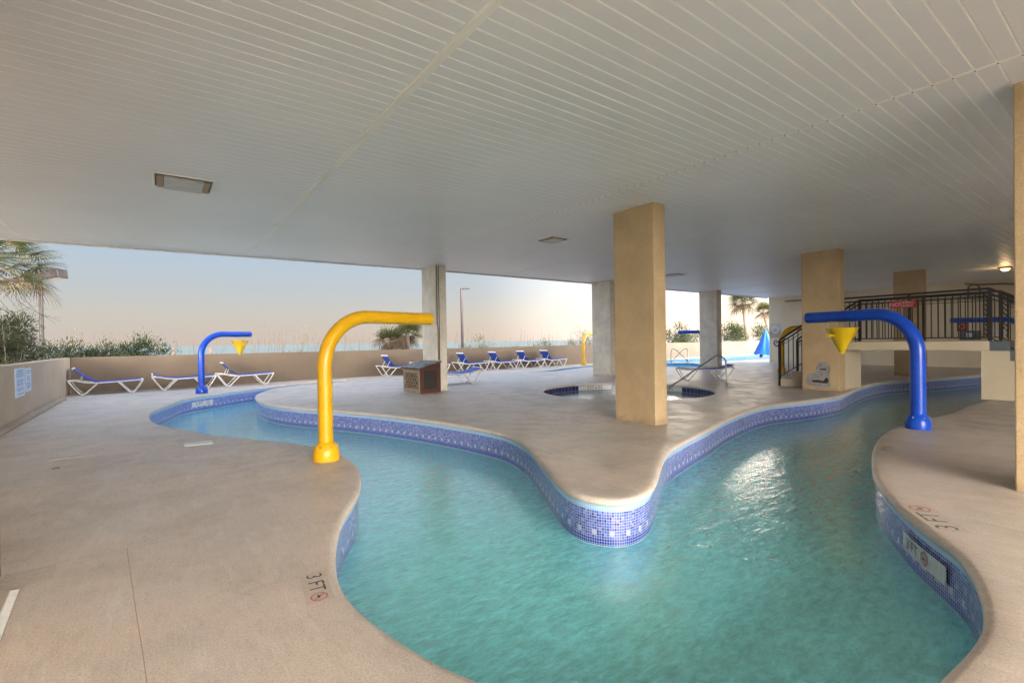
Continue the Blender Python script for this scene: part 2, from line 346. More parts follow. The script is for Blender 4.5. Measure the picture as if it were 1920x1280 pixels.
def water_material(name, tint, sc1, strength, body, turbid, power=2.15):
    """clear tinted water with a little light scattered back by the body of the water, rippled mirror on top"""
    m = bpy.data.materials.new(name); m.use_nodes = True; t = m.node_tree; t.nodes.clear()
    out = N(t, 'ShaderNodeOutputMaterial'); tr = N(t, 'ShaderNodeBsdfTransparent'); tr.inputs[0].default_value = (*tint, 1)
    df = N(t, 'ShaderNodeBsdfDiffuse'); df.inputs[0].default_value = (*body, 1)
    gl = N(t, 'ShaderNodeBsdfGlossy'); gl.inputs['Roughness'].default_value = .09
    fr = N(t, 'ShaderNodeLayerWeight'); pw = N(t, 'ShaderNodeMath', operation='POWER'); pw.inputs[1].default_value = power; t.links.new(fr.outputs['Facing'], pw.inputs[0]); fr.inputs['Blend'].default_value = .5
    tcn = N(t, 'ShaderNodeTexCoord'); mp = N(t, 'ShaderNodeMapping'); mp.inputs['Rotation'].default_value = (0, 0, R_(-36)); mp.inputs['Scale'].default_value = (1, 2.3, 1)
    t.links.new(tcn.outputs['Object'], mp.inputs[0])
    n1 = N(t, 'ShaderNodeTexNoise'); n1.inputs['Scale'].default_value = sc1; n1.inputs['Detail'].default_value = 3; n1.inputs['Distortion'].default_value = .6
    n2 = N(t, 'ShaderNodeTexNoise'); n2.inputs['Scale'].default_value = sc1*4.5; n2.inputs['Detail'].default_value = 4; n2.inputs['Distortion'].default_value = 1.2
    t.links.new(mp.outputs[0], n1.inputs['Vector']); t.links.new(mp.outputs[0], n2.inputs['Vector'])
    b1 = N(t, 'ShaderNodeBump'); b1.inputs['Strength'].default_value = strength; b1.inputs['Distance'].default_value = .035; t.links.new(n1.outputs['Fac'], b1.inputs['Height'])
    b2 = N(t, 'ShaderNodeBump'); b2.inputs['Strength'].default_value = strength; b2.inputs['Distance'].default_value = .012; t.links.new(n2.outputs['Fac'], b2.inputs['Height']); t.links.new(b1.outputs[0], b2.inputs['Normal'])
    for x in (gl, fr): t.links.new(b2.outputs[0], x.inputs['Normal'])
    # streaks of stronger body colour stand in for ripple glints and caustics
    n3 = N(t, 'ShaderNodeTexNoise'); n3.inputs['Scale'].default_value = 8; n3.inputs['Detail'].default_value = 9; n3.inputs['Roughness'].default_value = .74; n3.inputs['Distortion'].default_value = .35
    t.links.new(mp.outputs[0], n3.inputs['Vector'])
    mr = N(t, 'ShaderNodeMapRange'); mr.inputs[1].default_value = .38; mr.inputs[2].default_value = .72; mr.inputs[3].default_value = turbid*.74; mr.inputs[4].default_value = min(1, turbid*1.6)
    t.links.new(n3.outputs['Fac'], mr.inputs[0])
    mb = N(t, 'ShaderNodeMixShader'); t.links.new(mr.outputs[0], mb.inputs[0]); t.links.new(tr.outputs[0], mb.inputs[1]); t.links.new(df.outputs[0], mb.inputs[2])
    mx = N(t, 'ShaderNodeMixShader'); t.links.new(pw.outputs[0], mx.inputs[0]); t.links.new(mb.outputs[0], mx.inputs[1]); t.links.new(gl.outputs[0], mx.inputs[2])
    t.links.new(mx.outputs[0], out.inputs[0]); return m
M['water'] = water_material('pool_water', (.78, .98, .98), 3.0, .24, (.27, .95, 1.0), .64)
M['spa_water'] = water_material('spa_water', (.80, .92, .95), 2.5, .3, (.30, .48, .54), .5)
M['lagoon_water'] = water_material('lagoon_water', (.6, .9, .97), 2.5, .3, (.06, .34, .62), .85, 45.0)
M['sea'] = noisy('sea_water', [(.095, .125, .112), (.135, .165, .15)], .05, .35, stretch=(.3, 1, 1), bump=.3, bscale=.3, bdist=.3)

# ------------------------------------------------------------------ setting: pools and deck
def catmull(pts, closed, step=.09):
    out = []; n = len(pts)
    for i in range(n if closed else n-1):
        p0 = pts[(i-1) % n] if closed or i else pts[0]; p1 = pts[i]; p2 = pts[(i+1) % n]; p3 = pts[(i+2) % n] if closed or i < n-2 else pts[-1]
        d = (p2-p1).length; k = max(1, int(d/step))
        a = max(1e-4, (p1-p0).length**.5); b = max(1e-4, d**.5); c = max(1e-4, (p3-p2).length**.5)
        m1 = ((p1-p0)/a-(p2-p0)/(a+b)+(p2-p1)/b)*b if (p1-p0).length > 1e-6 else (p2-p1)
        m2 = ((p2-p1)/b-(p3-p1)/(b+c)+(p3-p2)/c)*b if (p3-p2).length > 1e-6 else (p2-p1)
        for j in range(k):
            s = j/k; s2 = s*s; s3 = s2*s
            out.append(p1*(2*s3-3*s2+1)+m1*(s3-2*s2+s)+p2*(-2*s3+3*s2)+m2*(s3-s2))
    if not closed: out.append(pts[-1])
    return out
def area(p): return sum(p[i].x*p[(i+1) % len(p)].y-p[(i+1) % len(p)].x*p[i].y for i in range(len(p)))/2
def smooth(p, it=2):
    for _ in range(it): p = [(p[i-1]+p[i]*2+p[(i+1) % len(p)])/4 for i in range(len(p))]
    return p
def offset(p, d):                        # outward for counter-clockwise outlines
    out = []
    for i in range(len(p)):
        t = (p[(i+1) % len(p)]-p[i-1]); t.normalize(); out.append(p[i]+Vector((t.y, -t.x))*d)
    return out
def outline(pts):
    p = smooth(catmull(pts, True), 3)
    if area(p) < 0: p.reverse()
    return p
G = ground
bank = [(925,1280),(850,1251),(790,1221),(740,1190),(700,1160),(678,1146),(652.6,1117),(641,1102),(634.7,1087),(631,1073),(629,1059),(628,1040),(629,1025),(634,1003),(637.5,985),(645,967),(654,952),(667,934),(674,920),(677,900),(676,884),(667,868),(652,857),(636.5,849),(612,841),(580,834.5),(552,829.5),(524,826.5),(486,823),(430,818),(392,813),(364,808),(336,803.5),(308,797),(291,792),(283,786),(280,778),(288,768),(300,763.5),(317,757),(355,744.5),(400,738),(449,731),(486,726.6),(524,722),(560,718.3),(600,715),(650,712)]
isl_n = [(650,714.5),(600,718.5),(561,722),(524,726),(505,730),(490,735)]
isl_f = [(480,744),(480,752),(502,761),(540,767),(595,771.5),(650,776),(700,780.5),(760,787.5),(820,796),(880,806),(925,815),(950,822),(982,840),(1007,868),(1030,897),(1050,920),(1075,936),(1112,948),(1150,952),(1187,947),(1217,933),(1232,911),(1241,880),(1255,853),(1290,831),(1325,813),(1375,786),(1440,764),(1515,755),(1577,745)]
isl_r = [(14.9,4.88),(16.2,5.05),(18,5.1),(19.3,4.75),(20.6,4.35),(22.5,3.9),(25,3.4)]
rbank_r = [(25,.9),(21,1.7),(18,2.15),(15.2,2.2)]
rbank = [(1822,757),(1784,772),(1749,781),(1715,788),(1681,798),(1650,818),(1636,842),(1634,865),(1637,890),(1649,910),(1668,933),(1690,955),(1735,992),(1779,1021),(1804,1045),(1824,1081),(1840,1113),(1846,1138),(1844,1166),(1832,1195),(1804,1227),(1771,1256),(1743,1280)]
river = outline([G(*p) for p in bank]+[G(*p) for p in isl_n]+[G(x, y, -.06) for x, y in isl_f]+[Vector(p) for p in isl_r]+[Vector(p) for p in rbank_r]+[G(*p) for p in rbank]+[Vector((2.15, .55)), Vector((1.75, .72)), Vector((1.35, 1.1))])
far_pool = outline([G(*p) for p in ((988,697.3),(1030,696),(1065,692.3),(1102,688),(1180,684),(1250,687),(1310,688),(1318,684.5),(1300,680.5),(1250,680),(1180,680.5),(1100,684),(1060,689),(1030,693))])
back_pool = outline([Vector(p) for p in ((24,21.0),(24.3,17.6),(27,15.8),(30,15.4),(34,15.3),(40,15.4),(43,16),(43,19.8),(40,20.3),(30,20.6),(26,20.6))])
spa_c, spa_r = Vector((10.37, 8.85)), 2.28
spa = [spa_c+Vector((math.cos(a), math.sin(a)))*spa_r for a in [2*math.pi*k/120 for k in range(120)]]

def fill(name, outer, holes, z, material, kind='structure', parent=None, thick=0):
    loops = [outer]+holes
    tris = tessellate_polygon([[Vector((p.x, p.y, 0)) for p in lp] for lp in loops])
    vs = [Vector((p.x, p.y, z)) for lp in loops for p in lp]; fs = []
    for t in tris:
        a, b, c = (vs[i] for i in t)
        if (b-a).cross(c-a).z < 0: t = (t[0], t[2], t[1])
        if abs((b-a).cross(c-a).z) > 1e-9: fs.append(tuple(t))
    o = MB().add(vs, fs).build(name, material, parent)
    if kind: o['kind'] = kind
    return o
def swept(loop, prof, name, material, kind='structure', uvz=None):
    """sweep a profile [(offset, z)] round a closed outline; UV = (metres along, metres below z0)"""
    n = len(loop); rings = [[Vector((q.x, q.y, z)) for q in offset(loop, d)] for d, z in prof]
    vs = [v for r in rings for v in r]; fs = []; L = [0.0]
    for i in range(n): L.append(L[-1]+(loop[(i+1) % n]-loop[i]).length)
    me = bpy.data.meshes.new(name); uvs = []
    for j in range(len(prof)-1):
        for i in range(n):
            k = (i+1) % n; fs.append((j*n+i, j*n+k, (j+1)*n+k, (j+1)*n+i))
            z0 = uvz if uvz is not None else prof[0][1]
            uvs += [(L[i], z0-prof[j][1]), (L[i+1], z0-prof[j][1]), (L[i+1], z0-prof[j+1][1]), (L[i], z0-prof[j+1][1])]
    me.from_pydata([tuple(v) for v in vs], [], fs); lay = me.uv_layers.new(name='UVMap')
    for i, q in enumerate(uvs): lay.data[i].uv = q
    for p in me.polygons: p.use_smooth = True
    me.materials.append(material); o = bpy.data.objects.new(name, me); col.objects.link(o)
    if kind: o['kind'] = kind
    return o
def par_v(u): return 19.62+.030*(u+2.2)   # line of the sea-side parapet
WZ = -.43
COP = [(.14, 0), (.05, 0), (.02, -.006), (.004, -.02), (0, -.04), (.008, -.06), (.03, -.072)]
outer = [Vector(p) for p in ((-2.35, par_v(-2.35)+.1), (-2.35, 6.0), (-14, 6.0), (-14, -14), (46, -14), (46, par_v(46)+.1))]
deck = fill('pool_deck', outer, [offset(river, .14), offset(far_pool, .14), offset(back_pool, .14), offset(spa, .14)], 0, M['deck'])
for nm, lp, tl in (('river', river, 'tile'), ('lagoon', far_pool, 'tile_dark'), ('main', back_pool, 'tile_dark'), ('spa', spa, 'tile_dark')):
    swept(lp, COP, 'pool_coping', M['deck'])
    wz = {'river': WZ, 'spa': -.22}.get(nm, -.09)
    swept(lp, [(.03, -.07), (.03, -.43), (.03, -1.25), (-.05, -1.33)], 'pool_wall', M[tl], uvz=-.07)
    fill('pool_floor', offset(lp, -.04), [], -1.33, M['plaster'] if nm == 'river' else M['spa_plaster'])
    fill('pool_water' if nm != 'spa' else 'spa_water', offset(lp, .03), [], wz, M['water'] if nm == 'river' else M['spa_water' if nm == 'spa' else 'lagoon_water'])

# expansion joints in the deck (thin dark grooves)
def joint(pts, wd=.004):
    m = MB()
    for a, b in zip(pts, pts[1:]): d_ = (b-a).normalized()*wd/2; n_ = Vector((-d_.y, d_.x)); m.add([(a.x-n_.x, a.y-n_.y, .002), (b.x-n_.x, b.y-n_.y, .002), (b.x+n_.x, b.y+n_.y, .002), (a.x+n_.x, a.y+n_.y, .002)], [(0, 1, 2, 3)])
    o = m.build('deck_joint', M['joint']); o['kind'] = 'structure'
M['joint'] = mat('joint_grime', (.30, .24, .18), .9)
joint([G(238, 1028), G(246, 1085), G(257, 1160), G(268, 1225), G(276, 1285)], .0035)
joint([G(95, 1056), G(140, 1047), G(180, 1040), G(250, 1026), G(330, 1009)], .0025)

# terrain and sea
m = MB(); prof = [(par_v(0)-.6, -.34), (40, -.3), (60, -1.2), (85, -3.4), (130, -3.9)]
m.add([(-900, -400, -1.6), (900, -400, -1.6), (900, par_v(0)-.6, -1.6), (-900, par_v(0)-.6, -1.6)], [(0, 1, 2, 3)])
m.add([(-900, -400, -.05), (-14, -400, -.05), (-14, par_v(0)-.6, -.05), (-900, par_v(0)-.6, -.05), (-14, -400, -.05), (900, -400, -.05), (900, -14, -.05), (-14, -14, -.05), (-14, 6, -.3), (-2.3, 6, -.3), (-2.3, 19.3, -.3), (-14, 19.3, -.3), (46, -14, -.05), (900, -14, -.05), (900, 20, -.05), (46, 20, -.05)], [(0, 1, 2, 3), (4, 5, 6, 7), (8, 9, 10, 11), (12, 13, 14, 15)])
for (v0, z0), (v1, z1) in zip(prof, prof[1:]): m.add([(-900, v0, z0), (900, v0, z0), (900, v1, z1), (-900, v1, z1)], [(0, 1, 2, 3)])
m.build('dune_ground', M['sand'])['kind'] = 'structure'
MB().add([(-45000, 100, -3.6), (45000, 100, -3.6), (45000, 45000, -3.6), (-45000, 45000, -3.6)], [(0, 1, 2, 3)]).build('sea', M['sea'])['kind'] = 'structure'

# ceiling: vinyl boards running along X with V grooves between them, on a slab
H = 3.6; BW = .1375
m = MB(); edge = 13.18; v = edge; us = (-8.0, 6.3, 27.4)
def edge_off(u): return .55*max(0, (6.3-u)/8.0)*(1)
lines = []
n_b = int((edge+8)/BW)
for k in range(n_b+1):
    vv = edge-k*BW
    for dv, dz in ((-.0085, 0), (0, .011), (.0085, 0)): lines.append((vv+dv, H+dz, k))
lines.sort(reverse=True)
lines = [l for l in lines if l[0] <= edge]
vs = []; nu = len(us)
for l in lines:
    fade = max(0, 1-l[2]*BW/3.0)
    for u in us: vs.append((u, l[0], l[1]))
fs = [(i*nu+j, (i+1)*nu+j, (i+1)*nu+j+1, i*nu+j+1) for i in range(len(lines)-1) for j in range(nu-1)]
m.add(vs, fs)
b = len(m.v)   # the wedge left of the first column, where the edge runs out a little
m.add([(-8, edge, H), (6.3, edge, H), (-8, edge+.85, H)], [(0, 1, 2)])
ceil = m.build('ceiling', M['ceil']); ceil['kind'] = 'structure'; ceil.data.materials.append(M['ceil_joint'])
for p_ in ceil.data.polygons:             # V joint faces coloured paler, for the light the grooves catch
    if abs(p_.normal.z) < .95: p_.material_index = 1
m = MB()
for u, wd in ((-2.18, .05), (1.79, .085), (5.53, .035), (9.25, .035), (12.95, .035), (16.65, .035), (20.35, .035), (24.05, .035)):
    m.box(u-wd/2, u+wd/2, -8, edge-.005, H-.006, H+.004)
    if wd > .08: m.box(u-.012, u+.012, -8, edge-.01, H-.010, H-.006)
t_ = m.build('ceiling_trim', M['trim']); t_['kind'] = 'structure'
m = MB()
for k in range(30, 100):
    vv = edge-k*BW; m.lathe([(.0, -.0), (.007, 0), (.007, -.004), (0, -.006)], (5.53, vv, H-.006), 8)
m.build('ceiling_fixings', M['pipe_brown'])['kind'] = 'structure'
m = MB().box(-8.05, 27.65, -8.05, edge+.02, H+.03, H+.6)
m.add([(-8, edge, H+.03), (6.3, edge, H+.03), (-8, edge+.87, H+.03), (-8, edge, H+.6), (6.3, edge, H+.6), (-8, edge+.87, H+.6)], [(0, 2, 1), (3, 4, 5), (1, 2, 5, 4), (0, 3, 5, 2)])
m.build('roof_slab', M['wall_end'])['kind'] = 'structure'
m = MB(); m.bar((6.3, edge+.01, H-.015), (27.4, edge+.01, H-.015), .03, .05); m.bar((-8, edge+.86, H-.015), (6.3, edge+.01, H-.015), .03, .05)
m.build('ceiling_edge_trim', M['white_pl'])['kind'] = 'structure'

# walls
def wall(name, pts, h, th, material, label, cat='wall', z0=-.02):
    m = MB()
    a, b = Vector(pts[0]), Vector(pts[1]); d = (b-a).normalized(); n = Vector((-d.y, d.x))*th
    m.add([(a.x, a.y, z0), (b.x, b.y, z0), (b.x+n.x, b.y+n.y, z0), (a.x+n.x, a.y+n.y, z0), (a.x, a.y, h), (b.x, b.y, h), (b.x+n.x, b.y+n.y, h), (a.x+n.x, a.y+n.y, h)],
          [(3, 2, 1, 0), (4, 5, 6, 7), (0, 1, 5, 4), (1, 2, 6, 5), (2, 3, 7, 6), (3, 0, 4, 7)])
    return tag(m.build(name, material, bevel=.02), label, cat)
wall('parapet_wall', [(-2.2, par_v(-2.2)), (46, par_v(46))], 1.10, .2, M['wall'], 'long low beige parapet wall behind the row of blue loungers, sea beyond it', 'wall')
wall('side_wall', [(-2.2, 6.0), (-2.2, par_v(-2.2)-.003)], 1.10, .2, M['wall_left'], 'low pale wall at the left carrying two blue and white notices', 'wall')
tag(MB().box(-2.195, -2.06, 6.0, 17.5, .002, .07).build('wall_curb', M['wall_left'], bevel=.01), 'low painted curb along the foot of the pale left wall', 'curb')
ew = MB(); ew.box(27.4, 27.65, -14, 13.1, -.02, H+.02)
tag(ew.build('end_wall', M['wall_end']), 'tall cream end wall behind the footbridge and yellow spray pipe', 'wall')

tag(MB().box(5.6, 25.5, -8.3, -8.05, -.02, H+.6).build('rear_light_block', M['wall_end']), 'unseen light-blocking wall added behind the camera on the bridge side', 'wall')  # out of view, put in to keep light off the right side
tag(MB().box(-5.2, -4.95, -8.0, 5.9, -.02, H+.02).build('left_light_block', M['wall_end']), 'unseen light-blocking wall added behind the camera on the left', 'wall')  # out of view, added to darken the deck and ceiling at left

# ------------------------------------------------------------------ columns
def column(x0, x1, y0, y1, material, label, cap=False):
    o = MB().box(x0, x1, y0, y1, -.01, H+.012).build('column', material, bevel=.012)
    return tag(o, label, 'column', 'square columns holding up the ceiling')
column(6.43, 6.74, 4.88, 5.72, M['stucco'], 'large tan stucco column in the middle, standing between the tiled point and the spa')
column(6.33, 6.69, 12.3, 13.15, M['stucco_grey'], 'cream column with a dark pipe down its corner, behind the shingled wooden box')
column(13.5, 13.86, 12.22, 13.15, M['stucco_grey'], 'pale rough column seen just left of the large tan column, beyond the spa')
column(20.72, 21.1, 12.25, 13.15, M['stucco_grey'], 'pale column right of the large tan column, behind the spa handrail')
colD = column(13.8, 14.15, 4.87, 5.75, M['stucco'], 'tan column at the foot of the bridge with a bare grey patch low on it')
column(20.72, 21.07, 4.83, 5.65, M['stucco'], 'tan column behind the footbridge railing')
column(6.12, 6.5, -.2, .80, M['stucco'], 'tan column cut off by the right edge of the picture')
column(-1.2, -.815, 3.4, 4.27, M['stucco'], 'tan column barely inside the left edge of the picture')

# bare grey patch on column D (cement knocked off in the shape of two lobes)
m = MB(); px = 13.8
def patch(pts, x, name, material, parent, th=.01):
    vs = [(x, a, b) for a, b in pts]+[(x-th, a, b) for a, b in pts]; n = len(pts)
    return MB().add(vs, [tuple(range(n))[::-1], tuple(range(n, 2*n))]+[(i, (i+1) % n, n+(i+1) % n, n+i) for i in range(n)]).build(name, material, parent)
pp = [(5.64,.13),(5.67,.26),(5.62,.38),(5.52,.44),(5.42,.46),(5.41,.58),(5.36,.70),(5.28,.75),(5.18,.74),(5.10,.66),(5.07,.54),(5.10,.42),(5.09,.28),(5.08,.10),(5.3,.07)]
patch(pp, 13.799, 'cement_patch', M['grey_plaster'], colD, .008)
patch([(5.50,.21),(5.52,.25),(5.40,.27),(5.24,.25),(5.17,.35),(5.12,.30),(5.13,.20),(5.20,.19)], 13.790, 'broken_hole', M['void'], colD, .003)
patch([(5.32,.53),(5.33,.56),(5.18,.57),(5.17,.53)], 13.790, 'broken_hole', M['void'], colD, .003)

# conduit down column L
cd = empty('drain_pipe', (6.33, 12.29, 0), 0, 'two thin dark pipes running down the corner of the column behind the wooden box', 'pipe')
m = MB().tube([(.03, -.04, H-.02), (.03, -.04, 1.95), (.06, -.04, 1.75), (.06, -.04, .9)], .022, 8); m.build('pipe', M['pipe_brown'], cd, True)
MB().tube([(.10, -.03, H-.02), (.10, -.03, 1.3), (.10, -.03, .86)], .012, 8).build('pipe', M['iron'], cd, True)
[MB().box(.0, .13, -.02, -.003, z, z+.02).build('bracket', M['steel'], cd) for z in (3.2, 2.4, 1.6)]

# ------------------------------------------------------------------ spray pipes
def spray_pipe(loc, arm, length, material, label, height=1.74, r=.085, bucket=None, name='spray_pipe', flange=1.0):
    root = empty(name, loc, math.atan2(arm[1], arm[0]), label, 'water spout', 'arched spray pipes standing round the pools')
    rb = .62; pts = [(0, 0, .05)]; hz = height
    zz = .05
    while zz < hz-rb-.1: zz += .12; pts.append((0, 0, min(zz, hz-rb)))
    for k in range(1, 15):
        a = math.pi/2*k/14; pts.append((rb*(1-math.cos(a)), 0, hz-rb+rb*math.sin(a)))
    pts += [(rb+.2+(length-rb-.2)*k/4, 0, hz) for k in range(5)]
    MB().tube(pts, r, 28).build('pipe', material, root, True)
    f = flange
    for k in range(6):
        a = math.pi/6+math.pi/3*k; MB().lathe([(0, 0), (.011, 0), (.011, .010), (.004, .014), (0, .014)], (.1325*f*math.cos(a), .1325*f*math.sin(a), .168), 6).build('bolt', M['steel'], root)
    MB().lathe([(0, 0), (.155*f, 0), (.158*f, .012), (.152*f, .11), (.135*f, .17), (.108*f, .20), (r+.006, .215), (r, .22)], n=32).build('flange', material, root, True)
    MB().lathe([(0, 0), (r*.86, 0), (r*.98, -.008), (r*1.0, -.02)], (0, 0, 0), 28, Matrix.Rotation(R_(90), 4, 'Y') @ Matrix.Scale(1, 4)).build('end_cap', material, root, True).location = (length+.001, 0, hz)
    if bucket:
        d0, drop = bucket; bx = length-d0
        bk = MB().lathe([(.0, -.44), (.035, -.44), (.045, -.41), (.235, -.015), (.25, 0), (.24, .0), (.225, -.012), (.03, -.40), (0, -.40)], n=28).build('bucket', M['bucket'], root, True)
        bk.location = (bx, 0, hz-drop); 
        rd = MB().tube([(0, -.33, -.13), (0, .33, -.13)], .013, 10)
        for s in (-1, 1): rd.tube([(0, s*.29, -.13), (0, s*.35, -.13)], .028, 10)
        rd.build('pivot_rod', M['bucket'], bk, True)
        hg = MB()
        for s in (-1, 1):
            hg.tube([(0, s*.33, -.13), (0, s*.33, drop-r+.0), ], .006, 6)
            hg.tube([(0, s*.33, drop-r), (0, 0, drop-r-.0)], .006, 6)
        hg.build('hanger', M['steel'], bk, True)
    return root
def arm2(x, y, f, rt):  # arm vector from forward and right components
    v_ = FW*f+RT*rt; return (v_.x, v_.y)
spray_pipe((1.60, 6.02, 0), (1.63, .42), 1.68, M['yellow'], 'big yellow arched spray pipe on the near left bank of the pool')
p = spray_pipe((9.13, 2.2, 0), arm2(0, 0, 1.6, -.62), 1.75, M['blue'], 'big blue arched spray pipe with a yellow tipping bucket, on the right bank', bucket=(.62, .20), r=.095)
spray_pipe((.97, 16.8, 0), (1.355, .495), 1.46, M['blue'], 'blue arched spray pipe with a yellow bucket beside the left loungers', bucket=(.34, .20))
spray_pipe((19.0, 19.2, 0), (.8, .2), 1.5, M['yellow'], 'small distant yellow spray pipe by the parapet, half behind a pale column')
spray_pipe((19.8, 9.0, 0), arm2(0, 0, .2, 1.0), 1.6, M['yellow'], 'yellow arched spray pipe behind the left steps of the footbridge', r=.10)
q = at(1330, 25.5); spray_pipe((q.x, q.y, 0), arm2(0, 0, .1, -1), 1.6, M['blue'], 'distant blue spray pipe whose tip shows left of the pale column beyond the spa', r=.09)
q = at(1925, 15.5); spray_pipe((q.x, q.y, 0), arm2(0, 0, .15, -1.0), 2.15, M['blue'], 'blue spray pipe behind the footbridge railing at the far right', height=1.86)

# ------------------------------------------------------------------ loungers
def lounger(kind, back_top, back_x):
    """x runs from the head end (0) to the foot end (1.95)"""
    root = empty('sun_lounger')
    for s in (-.30, .30):
        y = s
        MB().tube([(0.0, y, .44), (.20, y, .425), (.45, y, .37), (.72, y, .345), (1.1, y, .35), (1.5, y, .365), (1.95, y, .385)], .021, 8).build('side_rail', M['white_pl'], root, True)
        MB().tube([(0.0, y, .44), (.17, y, .20), (.30, y, .03), (.34, y, .020), (.38, y, .020), (.42, y, .03), (.57, y, .18), (.74, y, .335)], .021, 8).build('leg', M['white_pl'], root, True)
        MB().tube([(1.27, y, .35), (1.42, y, .19), (1.57, y, .03), (1.61, y, .020), (1.66, y, .020), (1.70, y, .03), (1.83, y, .20), (1.94, y, .38)], .021, 8).build('leg', M['white_pl'], root, True)
    for x, z in ((.34, .024), (1.63, .024), (.02, .44), (1.94, .385), (1.28, .34)): MB().tube([(x, -.30, z), (x, .30, z)], .016, 8).build('crossbar', M['white_pl'], root, True)
    def sling(pts, name, th=.022):
        mm = MB(); n = len(pts); vs = []
        for x, z in pts: vs += [(x, -.31, z), (x, .31, z), (x, .31, z-th), (x, -.31, z-th)]
        fs = []
        for i in range(n-1):
            a = i*4; b = a+4
            for k in range(4): fs.append((a+k, a+(k+1) % 4, b+(k+1) % 4, b+k))
        fs += [(3, 2, 1, 0), tuple((n-1)*4+k for k in range(4))]
        mm.add(vs, fs); return mm.build(name, M['sling'], root, False, bevel=.006)
    sling([(.70, .385), (.9, .375), (1.2, .385), (1.5, .398), (1.88, .420)], 'seat_sling', .060)
    bx, bz = back_x, back_top
    P0 = Vector((.70, .385)); P1 = Vector((bx, bz)); pts = []
    for k in range(7):
        t = k/6; q_ = P0.lerp(P1, t); sag = -.035*math.sin(math.pi*t); pts.append((q_.x, q_.y+sag))
    sling(pts, 'back_sling', .030)
    d = (P1-P0).normalized(); e = P1+d*.045
    m = MB(); m.bar((P1.x, 0, P1.y-.012), (e.x, 0, e.y-.012), .62, .05); m.build('head_bar', M['white_pl'], root, bevel=.008)
    mid = P0.lerp(P1, .62)
    for s in (-.26, .26): MB().tube([(mid.x, s, mid.y-.03), (.30, s, .41)], .012, 6).build('prop', M['white_pl'], root, True)
    MB().tube([(.30, -.28, .41), (.30, .28, .41)], .011, 6).build('prop_bar', M['white_pl'], root, True)
    return root
protos = {}
def place_lounger(kind, x, y, rz, label, cat='sun lounger'):
    if kind not in protos:
        protos[kind] = o = lounger(kind, *{'mid': (.78, .14), 'flat': (.52, .04), 'high': (.80, .20), 'steep': (.86, .30)}[kind])
    else: o = copy_tree(protos[kind])
    o.location = (x, y, 0); o.rotation_euler = (0, 0, rz); o.scale = (.89, 1, 1); tag(o, label, cat, 'blue and white sun loungers on the pool deck')
    return o
def on_line(x, V):                       # X where the sight line through picture column x meets Y = V
    d = CR @ Vector(((x-960)/FPX, 0, -1)); return d.x*V/d.y
rw = R_(1.7)
for kind, x, dv, lab in (('mid', 129, .58, 'leftmost blue lounger by the corner of the parapet, back half raised'),
                     ('flat', 283, .58, 'blue lounger with its back let down nearly flat, behind the left blue spray pipe'),
                     ('high', 404, .58, 'blue lounger with raised back just right of the left blue spray pipe'),
                     ('steep', 711, .42, 'blue lounger by the parapet, its foot end hidden by the shingled wooden box'),
                     ('flat', 775, .42, 'blue lounger mostly hidden behind the column with the pipe, only its foot end showing'),
                     ('steep', 857, .42, 'first lounger in the parapet row right of the column with the pipe'),
                     ('steep', 919, .42, 'second lounger in the parapet row right of the column with the pipe'),
                     ('steep', 974, .42, 'third lounger in the parapet row right of the column with the pipe'),
                     ('steep', 1020, .42, 'last lounger in the parapet row, beside the small yellow spray pipe')):
    V = par_v(4)-dv
    u = on_line(x, V); V = par_v(u)-dv; place_lounger(kind, u, V, rw, lab)
place_lounger('flat', 8.75, 14.0, R_(176), 'white framed lounger seen end-on right of the column with the pipe, nearer than the row')
a = G(1361, 712)
place_lounger('flat', 15.3, 8.55, R_(135), 'blue lounger on its own beside the spa handrail, left of the bridge steps')

# ------------------------------------------------------------------ shingled wooden box against column L
bx0, bx1, by0, by1 = 5.66, 6.322, 12.0, 13.05
box = empty('pump_box', (bx0, by0, 0), 0, 'small red-brown wooden box with a slate shingle lid, standing against the pipe column', 'box')
W_, D_ = bx1-bx0, by1-by0; zl, zh = .68, .84
MB().add([(0.02, .02, 0), (W_, .02, 0), (W_, .02, zh-.02), (.02, .02, zl-.02), (.02, .05, 0), (W_, .05, 0), (W_, .05, zh-.02), (.02, .05, zl-.02)],
         [(0, 1, 2, 3), (7, 6, 5, 4), (0, 4, 5, 1), (1, 5, 6, 2), (2, 6, 7, 3), (3, 7, 4, 0)]).build('side_panel', M['wood'], box)
MB().box(.15, .54, .008, .018, .12, .62).build('vent_panel', M['void'], box)
MB().box(0.02, .045, .05, D_, 0, zl-.02).build('inner_panel', M['void'], box)
m = MB(); m.box(-.005, .02, 0, D_, 0, .12); m.box(-.005, .02, 0, D_, zl-.13, zl-.02); m.box(-.004, .02, 0, .10, .12, zl-.13); m.box(-.004, .02, D_-.10, D_, .12, zl-.13)
m.build('panel_frame', M['wood_pale'], box, bevel=.003)
m = MB(); y0, y1, z0, z1 = .10, D_-.10, .12, zl-.13
def clip_bar(y, z, dy, dz, x):
    # one lath clipped to the opening
    ts = []
    for lo, hi, o_, d_ in ((y0, y1, y, dy), (z0, z1, z, dz)):
        t0, t1 = (lo-o_)/d_, (hi-o_)/d_; ts.append((min(t0, t1), max(t0, t1)))
    a_, b_ = max(t[0] for t in ts), min(t[1] for t in ts)
    if b_-a_ > .02: m.bar((x, y+dy*a_, z+dz*a_), (x, y+dy*b_, z+dz*b_), .008, .030, (1, 0, 0))
for k in range(-6, 10):
    clip_bar(y0+k*.15, z0, 1, 1.15, .004); clip_bar(y0+k*.15, z0, -1, 1.15, .012)
m.build('lattice', M['wood_pale'], box)
